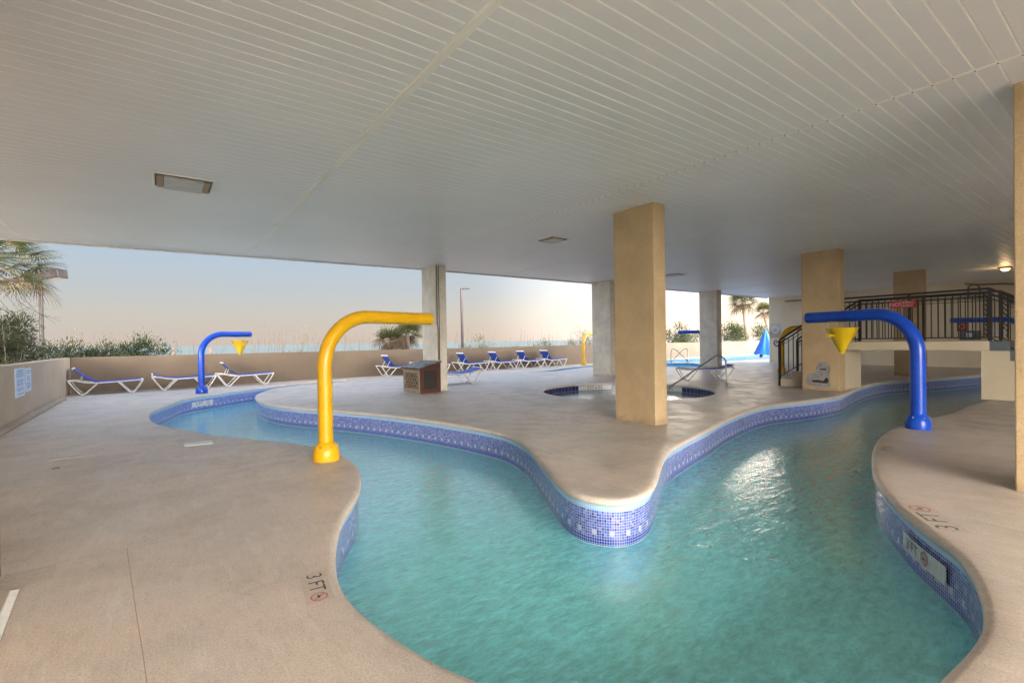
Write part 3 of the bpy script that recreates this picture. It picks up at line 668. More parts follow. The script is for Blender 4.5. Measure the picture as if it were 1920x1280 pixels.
lid = MB(); lid.add([(-.06, -.05, zl-.02), (W_, -.05, zh), (W_, D_+.05, zh), (-.06, D_+.05, zl-.02), (-.06, -.05, zl+.005), (W_, -.05, zh+.025), (W_, D_+.05, zh+.025), (-.06, D_+.05, zl+.005)],
       [(3, 2, 1, 0), (4, 5, 6, 7), (0, 1, 5, 4), (1, 2, 6, 5), (2, 3, 7, 6), (3, 0, 4, 7)])
lid = lid.build('lid', M['wood'], box)
m = MB()
for r in range(4):
    for c in range(6):
        x = -.08+r*.185; y = -.07+c*.20+(r % 2)*.06; jz = random.uniform(0, .03)
        zz = lambda xx: zl+.006+(xx+.06)/(W_+.06)*(zh-zl+.02)
        y1_ = min(y+.19, D_+.06)
        if y1_ - y < .05: continue
        m.add([(x, y, zz(x)+.022+jz), (x+.22, y, zz(x+.22)+.004), (x+.22, y1_, zz(x+.22)+.004), (x, y1_, zz(x)+.022+jz*.4), (x, y, zz(x)+.01), (x+.22, y, zz(x+.22)), (x+.22, y1_, zz(x+.22)), (x, y1_, zz(x)+.01)],
              [(0, 1, 2, 3), (7, 6, 5, 4), (0, 4, 5, 1), (1, 5, 6, 2), (2, 6, 7, 3), (3, 7, 4, 0)])
m.build('shingles', M['shingle'], lid)
tag(MB().lathe([(0, 0), (.05, 0), (.055, .03), (.04, .08), (0, .09)], (6.40, 12.22, 0), 14).build('float_ball', M['white_pl'], None, True), 'small white plastic fitting on the deck between wooden box and column', 'fitting')

# ------------------------------------------------------------------ footbridge
BZ = 1.25; bu0, bu1 = 14.3, 15.55; vL, vR = 4.98, 2.24     # V of left and right ends of the flat part
br = empty('footbridge', ((bu0+bu1)/2, (vL+vR)/2, 0), 0, 'cream footbridge with dark metal railings crossing the river at the right', 'footbridge')
cx, cy = (bu0+bu1)/2, (vL+vR)/2; HWd = (bu1-bu0)/2
yl, yr = vL-cy, vR-cy
m = MB().box(-HWd, HWd, yr, yl, BZ-.21, BZ); m.build('bridge_slab', M['bridge'], br, bevel=.01)
nst = 6; rise = BZ/nst; run = .31
m = MB(); m.box(-HWd, HWd, yr-.004, yr+.13, -.01, BZ-.213)
for k in range(1, nst): m.box(-HWd, HWd, yr-run*k, yr-run*(k-1)-.004*0, -.01, BZ-.01-rise*k)
m.build('pier', M['bridge'], br)
m = MB()
for k in range(1, nst): m.box(-HWd+.003, HWd-.003, yr-run*k+.002, yr-run*(k-1)-.005, BZ-.008-rise*k, BZ-.01-rise*(k-1))
m.build('steps', M['step'], br)
m = MB()
for k in range(1, nst): z1 = BZ-rise*k; m.box(-HWd, HWd, yl+run*(k-1), yl+run*k, 0, z1)
m.build('steps', M['bridge'], br)
def railing(xo, near):
    rl = empty('railing', (xo, 0, 0)); rl.parent = br
    top, mid_, low = 1.12, .95, .10
    fl, fr_ = nst*run*.86, 1.9
    slope = BZ/(nst*run)
    def z_at(y):
        if y > yl: return BZ-(y-yl)*slope*.98
        if y < yr: return BZ-(yr-y)*slope*.98
        return BZ
    ys_ = [yr-fr_, yr, yl, yl+fl]
    def rail(h, wd, ht, nm, ext=0):
        m = MB(); p_ = [(0, y, z_at(y)+h) for y in ys_]
        for a_, b_ in zip(p_, p_[1:]): m.bar(a_, b_, wd, ht)
        return m.build(nm, M['iron'], rl, bevel=.006)
    rail(top, .055, .045, 'handrail'); rail(top-.10, .05, .035, 'top_rail'); rail(top-.20, .02, .016, 'middle_rail'); rail(low-.03, .035, .022, 'bottom_rail')
    for y in [yr-fr_, yr, (yl+yr)/2, yl, yl+fl]:
        z = z_at(y); f0 = 0 if y > yl+fl-.1 else None
        MB().box(-.028, .028, y-.028, y+.028, (0 if f0 == 0 else z-.03), z+top-.01).build('post', M['iron'], rl)
    y = yr-fr_+.12
    while y < yl+fl-.05:
        z = z_at(y); MB().box(-.009, .009, y-.009, y+.009, z+low-.03, z+top-.10).build('baluster', M['iron'], rl); y += .125
    if near:
        m = MB(); c0 = Vector((0, yl+fl+.02, z_at(yl+fl)+top)); pts = []
        for k in range(22):
            a_ = R_(90-k*22); r_ = .10-.0035*k; pts.append((0, c0.y+.05+r_*math.cos(a_), c0.z-.10+r_*math.sin(a_)))
        m.tube(pts, .016, 8); m.build('scroll', M['iron'], rl, True)
    return rl
railing(-HWd+.06, True); railing(HWd-.06, False)
# red sign on the near railing
sg = empty('warning_sign', (bu0+.015, 3.72, 2.13), 0, 'red and white warning sign fixed to the near bridge railing', 'sign')
MB().box(-.004, .004, -.255, .255, -.085, .085).build('sign_board', M['sign_red'], sg)
fn = lambda a, b: (-.006, -a, b)
flat_text([('NO', .12, -.155, .0), ('JUMPING', .070, .075, .036), ('DIVING', .070, .075, -.036)], fn).build('lettering', M['white_ink'], sg)

# ------------------------------------------------------------------ spa handrail, ladder rails
def handrail(name, pts, r, label, loc, group=None):
    root = empty(name, (loc[0], loc[1], 0), 0, label, 'handrail', group)
    P3 = [Vector(p)-Vector((loc[0], loc[1], 0)) for p in pts]
    # round the corner
    MB().tube([tuple(p) for p in P3], r, 12).build('tube', M['steel'], root, True)
    e = P3[-1]
    MB().lathe([(0, 0), (.055, 0), (.05, .012), (.02, .02)], (e.x, e.y, 0), 16).build('escutcheon', M['steel'], root, True)
    return root
A = Vector((11.9, 8.75, -.15)); Bt = Vector((13.45, 8.0, .87)); Cc = Vector((13.78, 7.88, .72)); E_ = Vector((13.8, 7.87, 0))
pts = [A, A.lerp(Bt, .5), A.lerp(Bt, .9), Bt+Vector((0, 0, .01)), Bt.lerp(Cc, .5)+Vector((.03, -.01, .05)), Cc, Cc.lerp(E_, .5), E_]
handrail('spa_handrail', pts, .022, 'bent steel handrail leading down into the round spa', (13.8, 7.87))
for i, (ux, lab) in enumerate(((1258, 'left of the two white arched handrails at the far pool edge'), (1290, 'right of the two white arched handrails at the far pool edge'))):
    g = at(ux, 27.5)
    s = -1 if i else 1
    e_ = g; d_ = RT*s
    pts = [e_, e_+Vector((0, 0, .6)), e_+Vector((0, 0, .78))+d_*.05, e_+Vector((0, 0, .82))+d_*.15, e_+Vector((0, 0, .7))+d_*.35, e_+Vector((0, 0, .3))+d_*.75, e_+Vector((0, 0, -.05))+d_*1.05][::-1]
    handrail('pool_handrail', pts, .024, lab, (g.x, g.y), 'arched handrails at the far pool')

# pool lift under a blue cover
g = at(1436, 33.5)
cv = empty('pool_lift', (g.x, g.y, 0), R_(20), 'bright blue fabric cover draped to a point over equipment by the far pool', 'cover')
m = MB(); n = 28; ringsz = [(.04, 1.95), (.10, 1.75), (.25, 1.35), (.43, .9), (.62, .45), (.78, .2)]
vs = []
for j, (r0, z) in enumerate(ringsz):
    for k in range(n):
        a_ = 2*math.pi*k/n; rr = r0*(1+.10*math.sin(5*a_+j*.3)+.05*math.sin(9*a_)); vs.append((rr*math.cos(a_)-(.5-.5*(z/1.95))*.15, rr*math.sin(a_), z+(.03*math.sin(5*a_) if j == 5 else 0)))
m.add(vs, [(j*n+k, (j+1)*n+k, (j+1)*n+(k+1) % n, j*n+(k+1) % n) for j in range(5) for k in range(n)]+[tuple(range(n))[::-1]])
m.build('fabric_cover', M['cover'], cv, True)
[MB().box(x-.05, x+.05, y-.05, y+.05, 0, .35).build('foot', M['iron'], cv) for x, y in ((-.4, .3), (.4, .3), (-.4, -.3), (.4, -.3))]

# ------------------------------------------------------------------ depth markers
def nodive(fn, cx, cy, r, parent, nm='no_diving_symbol'):
    m = MB(); vs, fs = ring2d(cx, cy, r*.80, r); m.add([fn(*v) for v in vs], fs)
    d = r*.62; wv = r*.08
    m.add([fn(cx-d-wv, cy+d-wv), fn(cx-d+wv, cy+d+wv), fn(cx+d+wv, cy-d+wv), fn(cx+d-wv, cy-d-wv)], [(0, 3, 2, 1)])
    o = m.build(nm, M['red_ink'], parent)
    f2 = lambda a, b: tuple(Vector(fn(a, b))+Vector(fn.nrm)*.0006)
    m = MB(); m.add([f2(cx+x*r, cy+y*r) for x, y in ((-.5, -.1), (-.1, .2), (.28, .0), (.45, .22), (.35, -.12), (.05, -.12), (-.35, -.28))], [(0, 6, 5, 2, 1), (2, 5, 4, 3)])
    m.build('diver', M['black_ink'], o)
def deck_marker(c, ang, s, label, txt='3 FT', ink='black_ink'):
    """flat painted marker: text runs along ang"""
    root = empty('depth_marker', (c.x, c.y, 0), ang, label, 'depth marker', 'painted depth markers on the deck')
    MB().add([(-.30*s, -.115*s, .003), (.30*s, -.115*s, .003), (.30*s, .115*s, .003), (-.30*s, .115*s, .003)], [(0, 1, 2, 3)]).build('pad', M['marker'], root)
    fn = lambda a, b: (a, b, .0044)
    flat_text([(txt, .20*s, -.085*s, 0)], fn).build('lettering', M[ink], root)
    fn3 = lambda a, b: (a, b, .0044)
    class F:
        nrm = (0, 0, 1)
        def __call__(self, a, b): return (a, b, .0044)
    nodive(F(), .205*s, 0, .075*s, root); return root
a_, b_ = G(590, 1083), G(602, 1122)
deck_marker(G(593, 1100), math.atan2((b_-a_).y, (b_-a_).x), .62, 'painted 3 FT no-diving marker on the near left bank')
a_, b_ = G(1770, 985), G(1730, 958)
deck_marker(G(1748, 970), math.atan2((b_-a_).y, (b_-a_).x), .95, 'painted 3 FT no-diving marker on the right bank, nearest the camera')
a_, b_ = G(1656, 848), G(1670, 836)
deck_marker(G(1662, 841), math.atan2((b_-a_).y, (b_-a_).x), .55, 'small worn depth marker on the right bank, below the blue spray pipe')
tag(MB().box(-.17, .17, -.13, .13, 0, .004).build('skimmer_lid', M['drain']), 'white rectangular skimmer lid in the deck at the left', 'lid').location = (*G(372, 831), .001)

def wall_marker(loop, near, w_, zc, hh, label, parts, sym=None, d_off=.018):
    """curved white tile panel on the pool wall with letters bent along it"""
    n = len(loop); i0 = min(range(n), key=lambda i: (loop[i]-near).length); L = [0.0]
    inner = offset(loop, .010)
    def pos(s_):                          # metres along the wall from the middle
        i = i0; step = 1 if s_ >= 0 else -1; rem = abs(s_)
        while True:
            a = inner[i % n]; b = inner[(i+step) % n]; l = (b-a).length
            if rem <= l: return a+(b-a)*(rem/l)
            rem -= l; i += step
    t = (inner[(i0+1) % n]-inner[i0-1]).normalized(); nrm = Vector((-t.y, t.x))   # towards the water
    root = empty('tile_marker', (loop[i0].x, loop[i0].y, 0), 0, label, 'depth marker', 'tiled depth markers on the pool walls')
    c = Vector((loop[i0].x, loop[i0].y, 0))
    def mp_(a, b, e=0.0):
        p_ = pos(a); q_ = p_+nrm*e; return tuple(Vector((q_.x, q_.y, zc+b))-c)
    m = MB(); K = 16; vs = []
    for k in range(K+1):
        x = -w_/2+w_*k/K; vs += [mp_(x, -hh/2), mp_(x, hh/2)]
    m.add(vs, [(2*k, 2*k+2, 2*k+3, 2*k+1) for k in range(K)]); m.build('tile_panel', M['tile_white'], root)
    flip = -1                             # seen from the water
    m = flat_text(parts, lambda a, b: mp_(flip*a, b, .004)); m.build('lettering', M['black_ink'], root)
    if sym:
        class F:
            nrm_ = nrm
            def __init__(s): s.nrm = (nrm.x, nrm.y, 0)
            def __call__(s, a, b): return mp_(flip*a, b, .004)
        nodive(F(), *sym, root)
wall_marker(river, G(1722, 981), .66, -.235, .135, 'white tile panel reading 3 FT in the mosaic band below the right bank', [('3 FT', .115, -.15, 0)], (.05, 0, .052))
wall_marker(river, G(375, 741), .75, -.23, .14, 'white tile panel in the band under the left blue spray pipe', [('3 FT', .13, -.1, 0)], (.2, 0, .055))
wall_marker(spa, spa_c+Vector((math.cos(R_(66)), math.sin(R_(66))))*spa_r, 1.15, -.145, .14, 'white depth panel in the dark tile at the far side of the spa', [('3 FT 6 IN', .13, 0, 0)])
wall_marker(spa, spa_c+Vector((math.cos(R_(8)), math.sin(R_(8))))*spa_r, 1.15, -.145, .14, 'white depth panel in the dark tile below the spa handrail', [('3 FT 6 IN', .13, 0, 0)])

# ------------------------------------------------------------------ deck fittings
td = empty('trench_drain', (-.62, 2.6, 0), R_(3.5), 'narrow white slotted drain running along the deck at the lower left', 'drain')
MB().box(-.022, .022, -1.7, 1.36, 0, .004).build('channel', M['joint'], td)
m = MB(); m.box(-.022, -.016, -1.7, 1.36, .004, .006); m.box(.016, .022, -1.7, 1.36, .004, .006)
y = -1.7
while y < 1.35: m.box(-.016, .016, y, y+.011, .0035, .006); y += .016
m.build('grating', M['drain'], td)
m = MB().add([(-.80, 3.99, .004), (-.55, 4.0, .004), (-.56, 4.26, .004), (-.80, 4.25, .004)], [(0, 1, 2, 3)]); tag(m.build('drain_cover', M['marker']), 'flat concrete cover plate at the foot of the left-edge column', 'cover plate')
for k, (x, y, r) in enumerate(((105, 878, .035),)):
    tag(MB().lathe([(0, .003), (r*.5, .003), (r*.5, .006), (r, .006), (r*1.05, 0)], (*G(x, y), 0), 20).build('floor_drain', M['pipe_brown'], None, True), 'small round drain in the deck near the left wall', 'drain')
m = MB(); a_ = G(97, 861); b_ = G(158, 855)
for k in range(7):
    q = a_.lerp(b_, k/6); m.box(q.x-.02, q.x+.02, q.y-.04, q.y+.04, 0, .004)
tag(m.build('worn_marker', M['marker']), 'row of worn pale marks on the deck near the left wall', 'marking')

# ------------------------------------------------------------------ notices
def notice(x_, y0, y1, z0, z1, label, rows):
    root = empty('notice', (x_, (y0+y1)/2, (z0+z1)/2), 0, label, 'notice'); w2, h2 = (y1-y0)/2, (z1-z0)/2
    MB().box(0, .008, -w2, w2, -h2, h2).build('notice_board', M['white_sign'], root)
    m = MB()
    for a, b, c in rows:                  # printed blocks: fractions of height, fill of width
        zt = h2*(1-2*a); zb = h2*(1-2*b); n = max(1, int((zt-zb)/.028)); 
        for k in range(n):
            z = zt-(k+.5)*(zt-zb)/n; wr = w2*c*random.uniform(.8, 1.0)
            m.box(.008, .0095, -wr, wr, z-.009, z+.007)
    m.build('print', M['blue_ink'], root)
notice(-2.199, 12.72, 13.5, .47, 1.02, 'larger blue and white notice on the pale left wall', ((.05, .33, .85), (.38, .62, .75), (.66, .80, .8), (.85, .95, .8)))
notice(-2.199, 13.56, 14.1, .52, 1.0, 'narrower blue and white notice right of the larger one on the left wall', ((.08, .25, .8), (.32, .55, .6), (.6, .88, .7)))
def sign_on(p0, right, up, w_, h_, label, face, ink, shape='ring'):
    root = empty('sign', p0, 0, label, 'sign'); r3, u3 = Vector(right).normalized(), Vector((0, 0, 1)); n3 = r3.cross(u3)
    f = lambda a, b, e=0: tuple(r3*a+u3*b+n3*e)
    m = MB(); m.add([f(-w_/2, -h_/2, .0), f(w_/2, -h_/2, .0), f(w_/2, h_/2, .0), f(-w_/2, h_/2, .0), f(-w_/2, -h_/2, .01), f(w_/2, -h_/2, .01), f(w_/2, h_/2, .01), f(-w_/2, h_/2, .01)],
      [(3, 2, 1, 0), (4, 5, 6, 7), (0, 1, 5, 4), (1, 2, 6, 5), (2, 3, 7, 6), (3, 0, 4, 7)]); m.build('sign_board', face, root)
    vs, fs = ring2d(0, h_*.08, w_*.22, w_*.32); m = MB().add([f(a, b, .014) for a, b in vs], fs); m.box(0, 0, 0, 0, 0, 0) if False else None
    m.build('symbol', ink, root)
def bpU(x, y, U):
    d = CR @ Vector(((x-960)/FPX, -(y-647)/FPX, -1)); k = U/d.x; return Vector((U, d.y*k, HC+d.z*k))
def bpV(x, y, V):
    d = CR @ Vector(((x-960)/FPX, -(y-647)/FPX, -1)); k = V/d.y; return Vector((d.x*k, V, HC+d.z*k))
q = bpU(1454, 620, 27.385); sign_on(tuple(q), (0, -1, 0), None, .6, .8, 'pale grey notice with a lighter ring on the cream end wall', M['stucco_grey'], M['white_sign'])
q = bpV(1410, 646, 20.75); q.y = par_v(q.x)-.012; sign_on(tuple(q), (1, .03, 0), None, .9, .6, 'small white and blue sign on the parapet behind the far pool', M['white_sign'], M['blue_ink'])
q = bpU(1804, 613, 27.385); sign_on(tuple(q), (0, -1, 0), None, .32, .36, 'small red and white sign on the end wall beyond the bridge', M['sign_red'], M['white_ink'])
# clutter on the end wall beyond the bridge
q = bpU(1818, 629, 27.2)
eb = empty('control_box', tuple(q), 0, 'dark equipment box with a pale label on the end wall beyond the bridge', 'box')
MB().box(0, .19, -.32, .32, -.18, .2).build('housing', M['step'], eb, bevel=.02); MB().box(-.01, -.002, -.08, .14, -.10, .12).build('label_plate', M['white_sign'], eb)
q = bpU(1871, 606, 27.3)
rk = empty('towel_rack', (q.x, q.y, 0), 0, 'dark scalloped metal rack with a white box on the end wall at the far right', 'rack')
m = MB()
for s in (-.28, .28):
    m.bar((0, s, 1.2), (0, s, 3.0), .03, .05)
    for k in range(9): m.tube([(-.03, s, 1.3+k*.2), (-.08, s+.06, 1.37+k*.2), (-.08, s+.12, 1.42+k*.2), (-.03, s+.10, 1.47+k*.2)], .022, 6)
m.build('rack_frame', M['iron'], rk); MB().box(-.12, .05, -.24, .24, 1.28, 1.58).build('white_box', M['white_pl'], rk, bevel=.01)
pp_ = empty('wall_pipes', (27.3, 4.9, 0), 0, 'brown pipes bending out of the end wall under the ceiling, right of the bridge', 'pipe')
MB().tube([(0, 0, 2.9), (0, 0, 3.35), (0, -.1, 3.45), (0, -1.0, 3.40), (0, -2.2, 3.2)], .035, 8).build('pipe', M['pipe_brown'], pp_, True)
MB().tube([(-.02, -.35, 2.8), (-.02, -.35, 3.3), (-.02, -.25, 3.45), (-.02, .1, 3.5)], .03, 8).build('pipe', M['pipe_brown'], pp_, True)
pp_ = empty('wall_pipes', (27.3, 10.6, 0), 0, 'short horizontal pipe high on the end wall beside the bridge column', 'pipe')
MB().tube([(0, 1.6, 3.32), (0, -.2, 3.32), (0, -.9, 3.36)], .03, 8).build('pipe', M['pipe_brown'], pp_, True)
MB().box(-.08, .05, -.4, -.15, 3.15, 3.4).build('junction_box', M['pipe_brown'], pp_)
# warm lit lamp on the ceiling at the far right
lp = empty('ceiling_lamp', (22.6, 3.15, H), 0, 'warm lit lamp on the ceiling above the right end of the bridge', 'lamp')
em = bpy.data.materials.new('lamp_glow'); em.use_nodes = True; P(em).inputs['Emission Color'].default_value = (1, .62, .25, 1); P(em).inputs['Emission Strength'].default_value = 3
MB().box(-.16, .16, -.16, .16, -.05, -.001).build('lamp_base', M['pipe_brown'], lp, bevel=.01)
MB().lathe([(0, -.14), (.06, -.13), (.11, -.09), (.12, -.052)], (0, 0, 0), 18).build('lamp_glass', em, lp, True)
ld = bpy.data.lights.new('lamp_light', 'POINT'); ld.energy = 11; ld.color = (1, .62, .28); ld.shadow_soft_size = .12
lo_ = bpy.data.objects.new('lamp_light', ld); col.objects.link(lo_); lo_.parent = lp; lo_.location = (0, 0, -.28)

# ------------------------------------------------------------------ ceiling fixtures
def fixture(x0, x1, y0, y1, label):
    root = empty('ceiling_light', ((x0+x1)/2, (y0+y1)/2, H), 0, label, 'ceiling light', 'square recessed ceiling lights'); a, b = (x1-x0)/2, (y1-y0)/2
    m = MB(); w_ = .03
    m.box(-a, a, -b, -b+w_, -.022, -.001); m.box(-a, a, b-w_, b, -.022, -.001); m.box(-a, -a+w_, -b+w_, b-w_, -.022, -.001); m.box(a-w_, a, -b+w_, b-w_, -.022, -.001)
    m.build('frame', M['trim'], root, bevel=.003)
    MB().box(-a+w_, a-w_, -b+w_, b-w_, -.006, -.002).build('recess', M['fixture_dark'], root)
    MB().box(-a+.13, a-.13, -b+.10, b-.04, -.045, -.007).build('diffuser', M['diffuser'], root, bevel=.01)
    for s in (-1, 1): MB().box(s*(a-.09)-.035, s*(a-.09)+.035, -b+.12, b-.05, -.03, -.007).build('lamp_holder', M['fixture_brown'], root)
M['fixture_brown'] = mat('fixture_bracket', (.34, .24, .15), .6); M['fixture_dark'] = mat('fixture_recess', (.16, .15, .12), .7); M['diffuser'] = noisy('dusty_diffuser', [(.42, .40, .38), (.5, .48, .46)], 5, .4)
fixture(-.05, .64, 7.5, 8.17, 'unlit square ceiling light at upper left with brownish brackets')
fixture(6.65, 7.22, 7.6, 8.17, 'unlit square ceiling light just left of the large tan column')
fixture(13.95, 14.6, 9.7, 10.3, 'unlit square ceiling light just right of the large tan column')

# ------------------------------------------------------------------ lamp posts
def lamp_post(p_, h, rz, kind, label):
    root = empty('lamp_post', p_, rz, label, 'lamp post', 'lamp posts beyond the parapet')
    MB().tube([(0, 0, -.35), (0, 0, h)], [.075, .062], 12).build('pole', M['lamp_paint'], root, True)
    if kind == 'box':
        M_ = Matrix.Translation((.48, 0, h-.02)) @ Matrix.Rotation(R_(-8), 4, 'Y')
        MB().box(-.36, .36, -.22, .22, -.17, .17, M_).build('lamp_head', M['lamp_paint'], root, bevel=.03)
        MB().box(-.30, .30, -.18, .18, -.176, -.171, M_).build('lens', M['diffuser'], root)
        MB().tube([(0, 0, h-.05), (.15, 0, h-.03)], .04, 8).build('arm', M['lamp_paint'], root, True)
    else:
        MB().box(-.02, .42, -.12, .12, -.03, .04, Matrix.Translation((0, 0, h))).build('lamp_head', M['lamp_paint'], root, bevel=.015)
    return root
a90 = math.atan2(RT.y, RT.x)
q = at(79, 18.0, 0); lamp_post((q.x, q.y, 0), 4.15, a90, 'box', 'lamp post at far left with a boxy head tangled in the palm')
q = beyond(867, 1.0); lamp_post((q.x, q.y, 0), 4.08, a90, 'flat', 'slim lamp post with a flat head, right of the pipe column against the sky')
for i, (x, h) in enumerate(((325, 1.16), (394, 1.16), (603, 1.2))):
    q = beyond(x, 5); tag(MB().tube([(q.x, q.y, -.4), (q.x, q.y, h+.16)], .07, 8).build('fence_post', M['bark'], None, True),
        ['short dark post beyond the parapet, leftmost of three', 'short dark post beyond the parapet behind the left blue spray pipe', 'short dark post beyond the parapet just left of the big yellow pipe'][i], 'post', 'short posts on the dune')

# ------------------------------------------------------------------ plants
def leaf(m, p_, d, L, w_, droop=0.0):
    d = d.normalized(); s = d.cross(Vector((0, 0, 1)))
    if s.length < .05: s = Vector((1, 0, 0))
    s.normalize(); s = (s+Vector((random.gauss(0, .4), random.gauss(0, .4), random.gauss(0, .5)))).normalized()
    e = p_+d*L-Vector((0, 0, droop*L)); mid = p_+d*L*.5
    m.add([p_, mid+s*w_/2, e, mid-s*w_/2], [(0, 1, 2, 3)])
def shrub(c, rx_, ry_, h, n, mt, label, group, L=.09, lobes=9, twigs=10, z0=-.35, airy=0.0):
    h = h+.30
    root = empty('shrub', (c.x, c.y, z0), 0, label, 'shrub', group)
    m = MB(); lob = []
    for k in range(lobes):
        a = random.uniform(0, 2*math.pi); r = random.random()**.5
        lob.append((Vector((rx_*.75*r*math.cos(a), ry_*.75*r*math.sin(a), h*random.uniform(.35, .84)*(1-.35*r))), random.uniform(.22, .42)*min(rx_, h)))
    for i in range(n):
        c0, rr = random.choice(lob)
        v_ = Vector((random.gauss(0, 1), random.gauss(0, 1), random.gauss(0, 1))).normalized()
        p_ = c0+v_*rr*random.uniform(.35, 1.05+airy*random.random())
        if p_.z < .05: p_.z = random.uniform(.05, .5)*h
        wx, wy, wz = p_.x+c.x, p_.y+c.y, p_.z+z0
        if wz < 1.2 and wx > -2.55 and (wy < par_v(wx)+.32): continue
        if wx > -2.35 and wy < par_v(wx)+.1: continue
        leaf(m, p_, v_+Vector((0, 0, .4)), L*random.uniform(.6, 1.3), L*.38)
    m.build('foliage', mt, root)
    m = MB()
    for k in range(twigs):
        c0, rr = lob[k % lobes]; t = c0+Vector((random.uniform(-.1, .1), random.uniform(-.1, .1), rr*random.uniform(.6, 1.3)))
        m.tube([(c0.x*.2, c0.y*.2, 0), tuple(c0*.6+Vector((0, 0, .05))), tuple(t)], [.02, .012, .004], 5)
    m.build('stems', M['bark'], root)
    return root
GS = 'shrubs growing beyond the parapet'
# big shrub behind the left wall
q = at(12, 13.3); shrub(Vector((q.x, q.y, 0)), 1.6, 1.6, 3.15, 20000, M['leaf_dark'], 'big dense dark shrub above the pale left wall', GS, .085, 22, 40, -.3, .35)
q = at(64, 17.0); shrub(Vector((q.x, q.y, 0)), .8, .8, 2.0, 2200, M['leaf_dry'], 'twiggy reddish shrub in front of the left lamp post', GS, .07, 10, 24, -.3, .9)
for x, d, wd, h, mt, n, lab in ((150, 1.9, 1.2, 2.15, 'leaf_mid', 6500, 'low green shrub above the parapet, first right of the wall corner'),
    (205, 2.0, 1.3, 1.95, 'leaf_mid', 6500, 'low green shrub above the leftmost lounger'),
    (262, 2.0, 1.2, 1.95, 'leaf_mid', 6000, 'low olive shrub left of the left blue spray pipe'),
    (522, 2.5, .9, 1.35, 'leaf_dry', 900, 'small dry tuft on the parapet line left of the big yellow pipe'),
    (560, 2.5, .7, 1.3, 'leaf_dry', 600, 'smaller dry tuft beside the big yellow pipe'),
    (893, 1.6, 1.1, 2.0, 'leaf_dry', 2400, 'dry shrub right of the slim lamp post'),
    (965, 2.0, .6, 1.5, 'leaf_dry', 700, 'little dry bush midway along the right parapet'),
    (1020, 1.6, 1.3, 2.15, 'leaf_mid', 2800, 'green bush above the last two loungers of the row'),
    (1088, 1.8, 1.3, 2.35, 'leaf_dry', 2600, 'brownish bush behind the small yellow spray pipe'),
    (1268, 2.0, 1.8, 3.1, 'leaf_mid', 4200, 'bushy shrub between the two pillars above the far handrails'),
    (1300, 2.4, 1.7, 2.7, 'leaf_dry', 3000, 'dry shrub partly behind the distant blue pipe tip'),
    (1366, 2.6, 2.2, 3.6, 'leaf_mid', 5500, 'tall grey-green shrub left of the far palm trunk'),
    (1392, 2.4, 1.8, 2.9, 'leaf_dry', 3200, 'dry shrub at the foot of the far palm trunk'),
    (1430, 2.8, 2.2, 3.2, 'leaf_mid', 4500, 'green shrub between the far palm and the end wall')):
    q = beyond(x, d); shrub(Vector((q.x, q.y, 0)), wd, wd*.8, h, n, M[mt], lab, GS, .10 if x < 1150 else .16, 9, 12, -.3, .5)

def fan_frond(m, base, d, pet, R0, nb, spread=R_(115), droop=.35, wb=.035):
    """petiole and a fan of drooping blades"""
    d = d.normalized(); side = d.cross(Vector((0, 0, 1)))
    if side.length < .1: side = Vector((1, 0, 0))
    side.normalize(); up = side.cross(d).normalized()
    roll = random.uniform(-.5, .5); side = (side*math.cos(roll)+up*math.sin(roll)).normalized(); up = side.cross(d)
    hub = base+d*pet-Vector((0, 0, .12*pet*pet))
    m.tube([base, base.lerp(hub, .5)+Vector((0, 0, .04)), hub], [.018, .014, .010], 4)
    for k in range(nb):
        a = -spread+2*spread*k/(nb-1)+random.gauss(0, .03)
        dr = (d*math.cos(a)+side*math.sin(a)+up*(.18-.12*abs(a)/spread)).normalized()
        L = R0*(1-.22*(abs(a)/spread)**2)*random.uniform(.88, 1.05)
        s = dr.cross(up).normalized()*wb
        p1 = hub+dr*L*.45-Vector((0, 0, droop*L*.08)); p2 = hub+dr*L*.8-Vector((0, 0, droop*L*.35)); p3 = hub+dr*L*.97-Vector((0, 0, droop*L*.75))
        m.add([hub-s*.25, hub+s*.25, p1+s*.5, p1-s*.5, p2+s*.35, p2-s*.35, p3], [(0, 1, 2, 3), (3, 2, 4, 5), (5, 4, 6)])
def palm(p_, h, tr, nf, R0, pet, label, lean=(0, 0), z0=-.35, lo=-50, hi=60, wb=.04, az=None, nb=22, dry=.25, name='palm_tree', cat='palm tree'):
    root = empty(name, (p_.x, p_.y, z0), 0, label, cat, 'palms beyond the parapet')
    n = 9; pts = [(lean[0]*(k/n)**1.4, lean[1]*(k/n)**1.4, (h-z0)*k/n) for k in range(n+1)]
    MB().tube(pts, [tr*(1.25-.35*min(1, k/3)+.03*random.random()) for k in range(n+1)], 12).build('trunk', M['bark'], root, True)
    top = Vector(pts[-1]); g_, dr_ = MB(), MB()
    for k in range(nf):
        a = (random.uniform(0, 2*math.pi) if az is None else R_(random.uniform(*az))); e = R_(lo+(hi-lo)*((k+.5)/nf))
        d = Vector((math.cos(a)*math.cos(e), math.sin(a)*math.cos(e), math.sin(e)))
        tgt = dr_ if (k/nf < dry) else g_
        fan_frond(tgt, top+Vector((0, 0, .05*random.random())), d, pet*random.uniform(.8, 1.15), R0*random.uniform(.85, 1.1), nb, droop=.35+.5*(tgt is dr_), wb=wb)
    g_.build('crown', M['palm_green'], root)
    if dr_.v: dr_.build('dead_fronds', M['palm_dry'], root)
    return root
q = at(-42, 14.8); palm(Vector((q.x, q.y, 0)), 4.2, .16, 90, .85, 1.35, 'palm whose fronds hang in at the upper left corner', lo=-26, hi=55, wb=.03, nb=24, dry=.04)
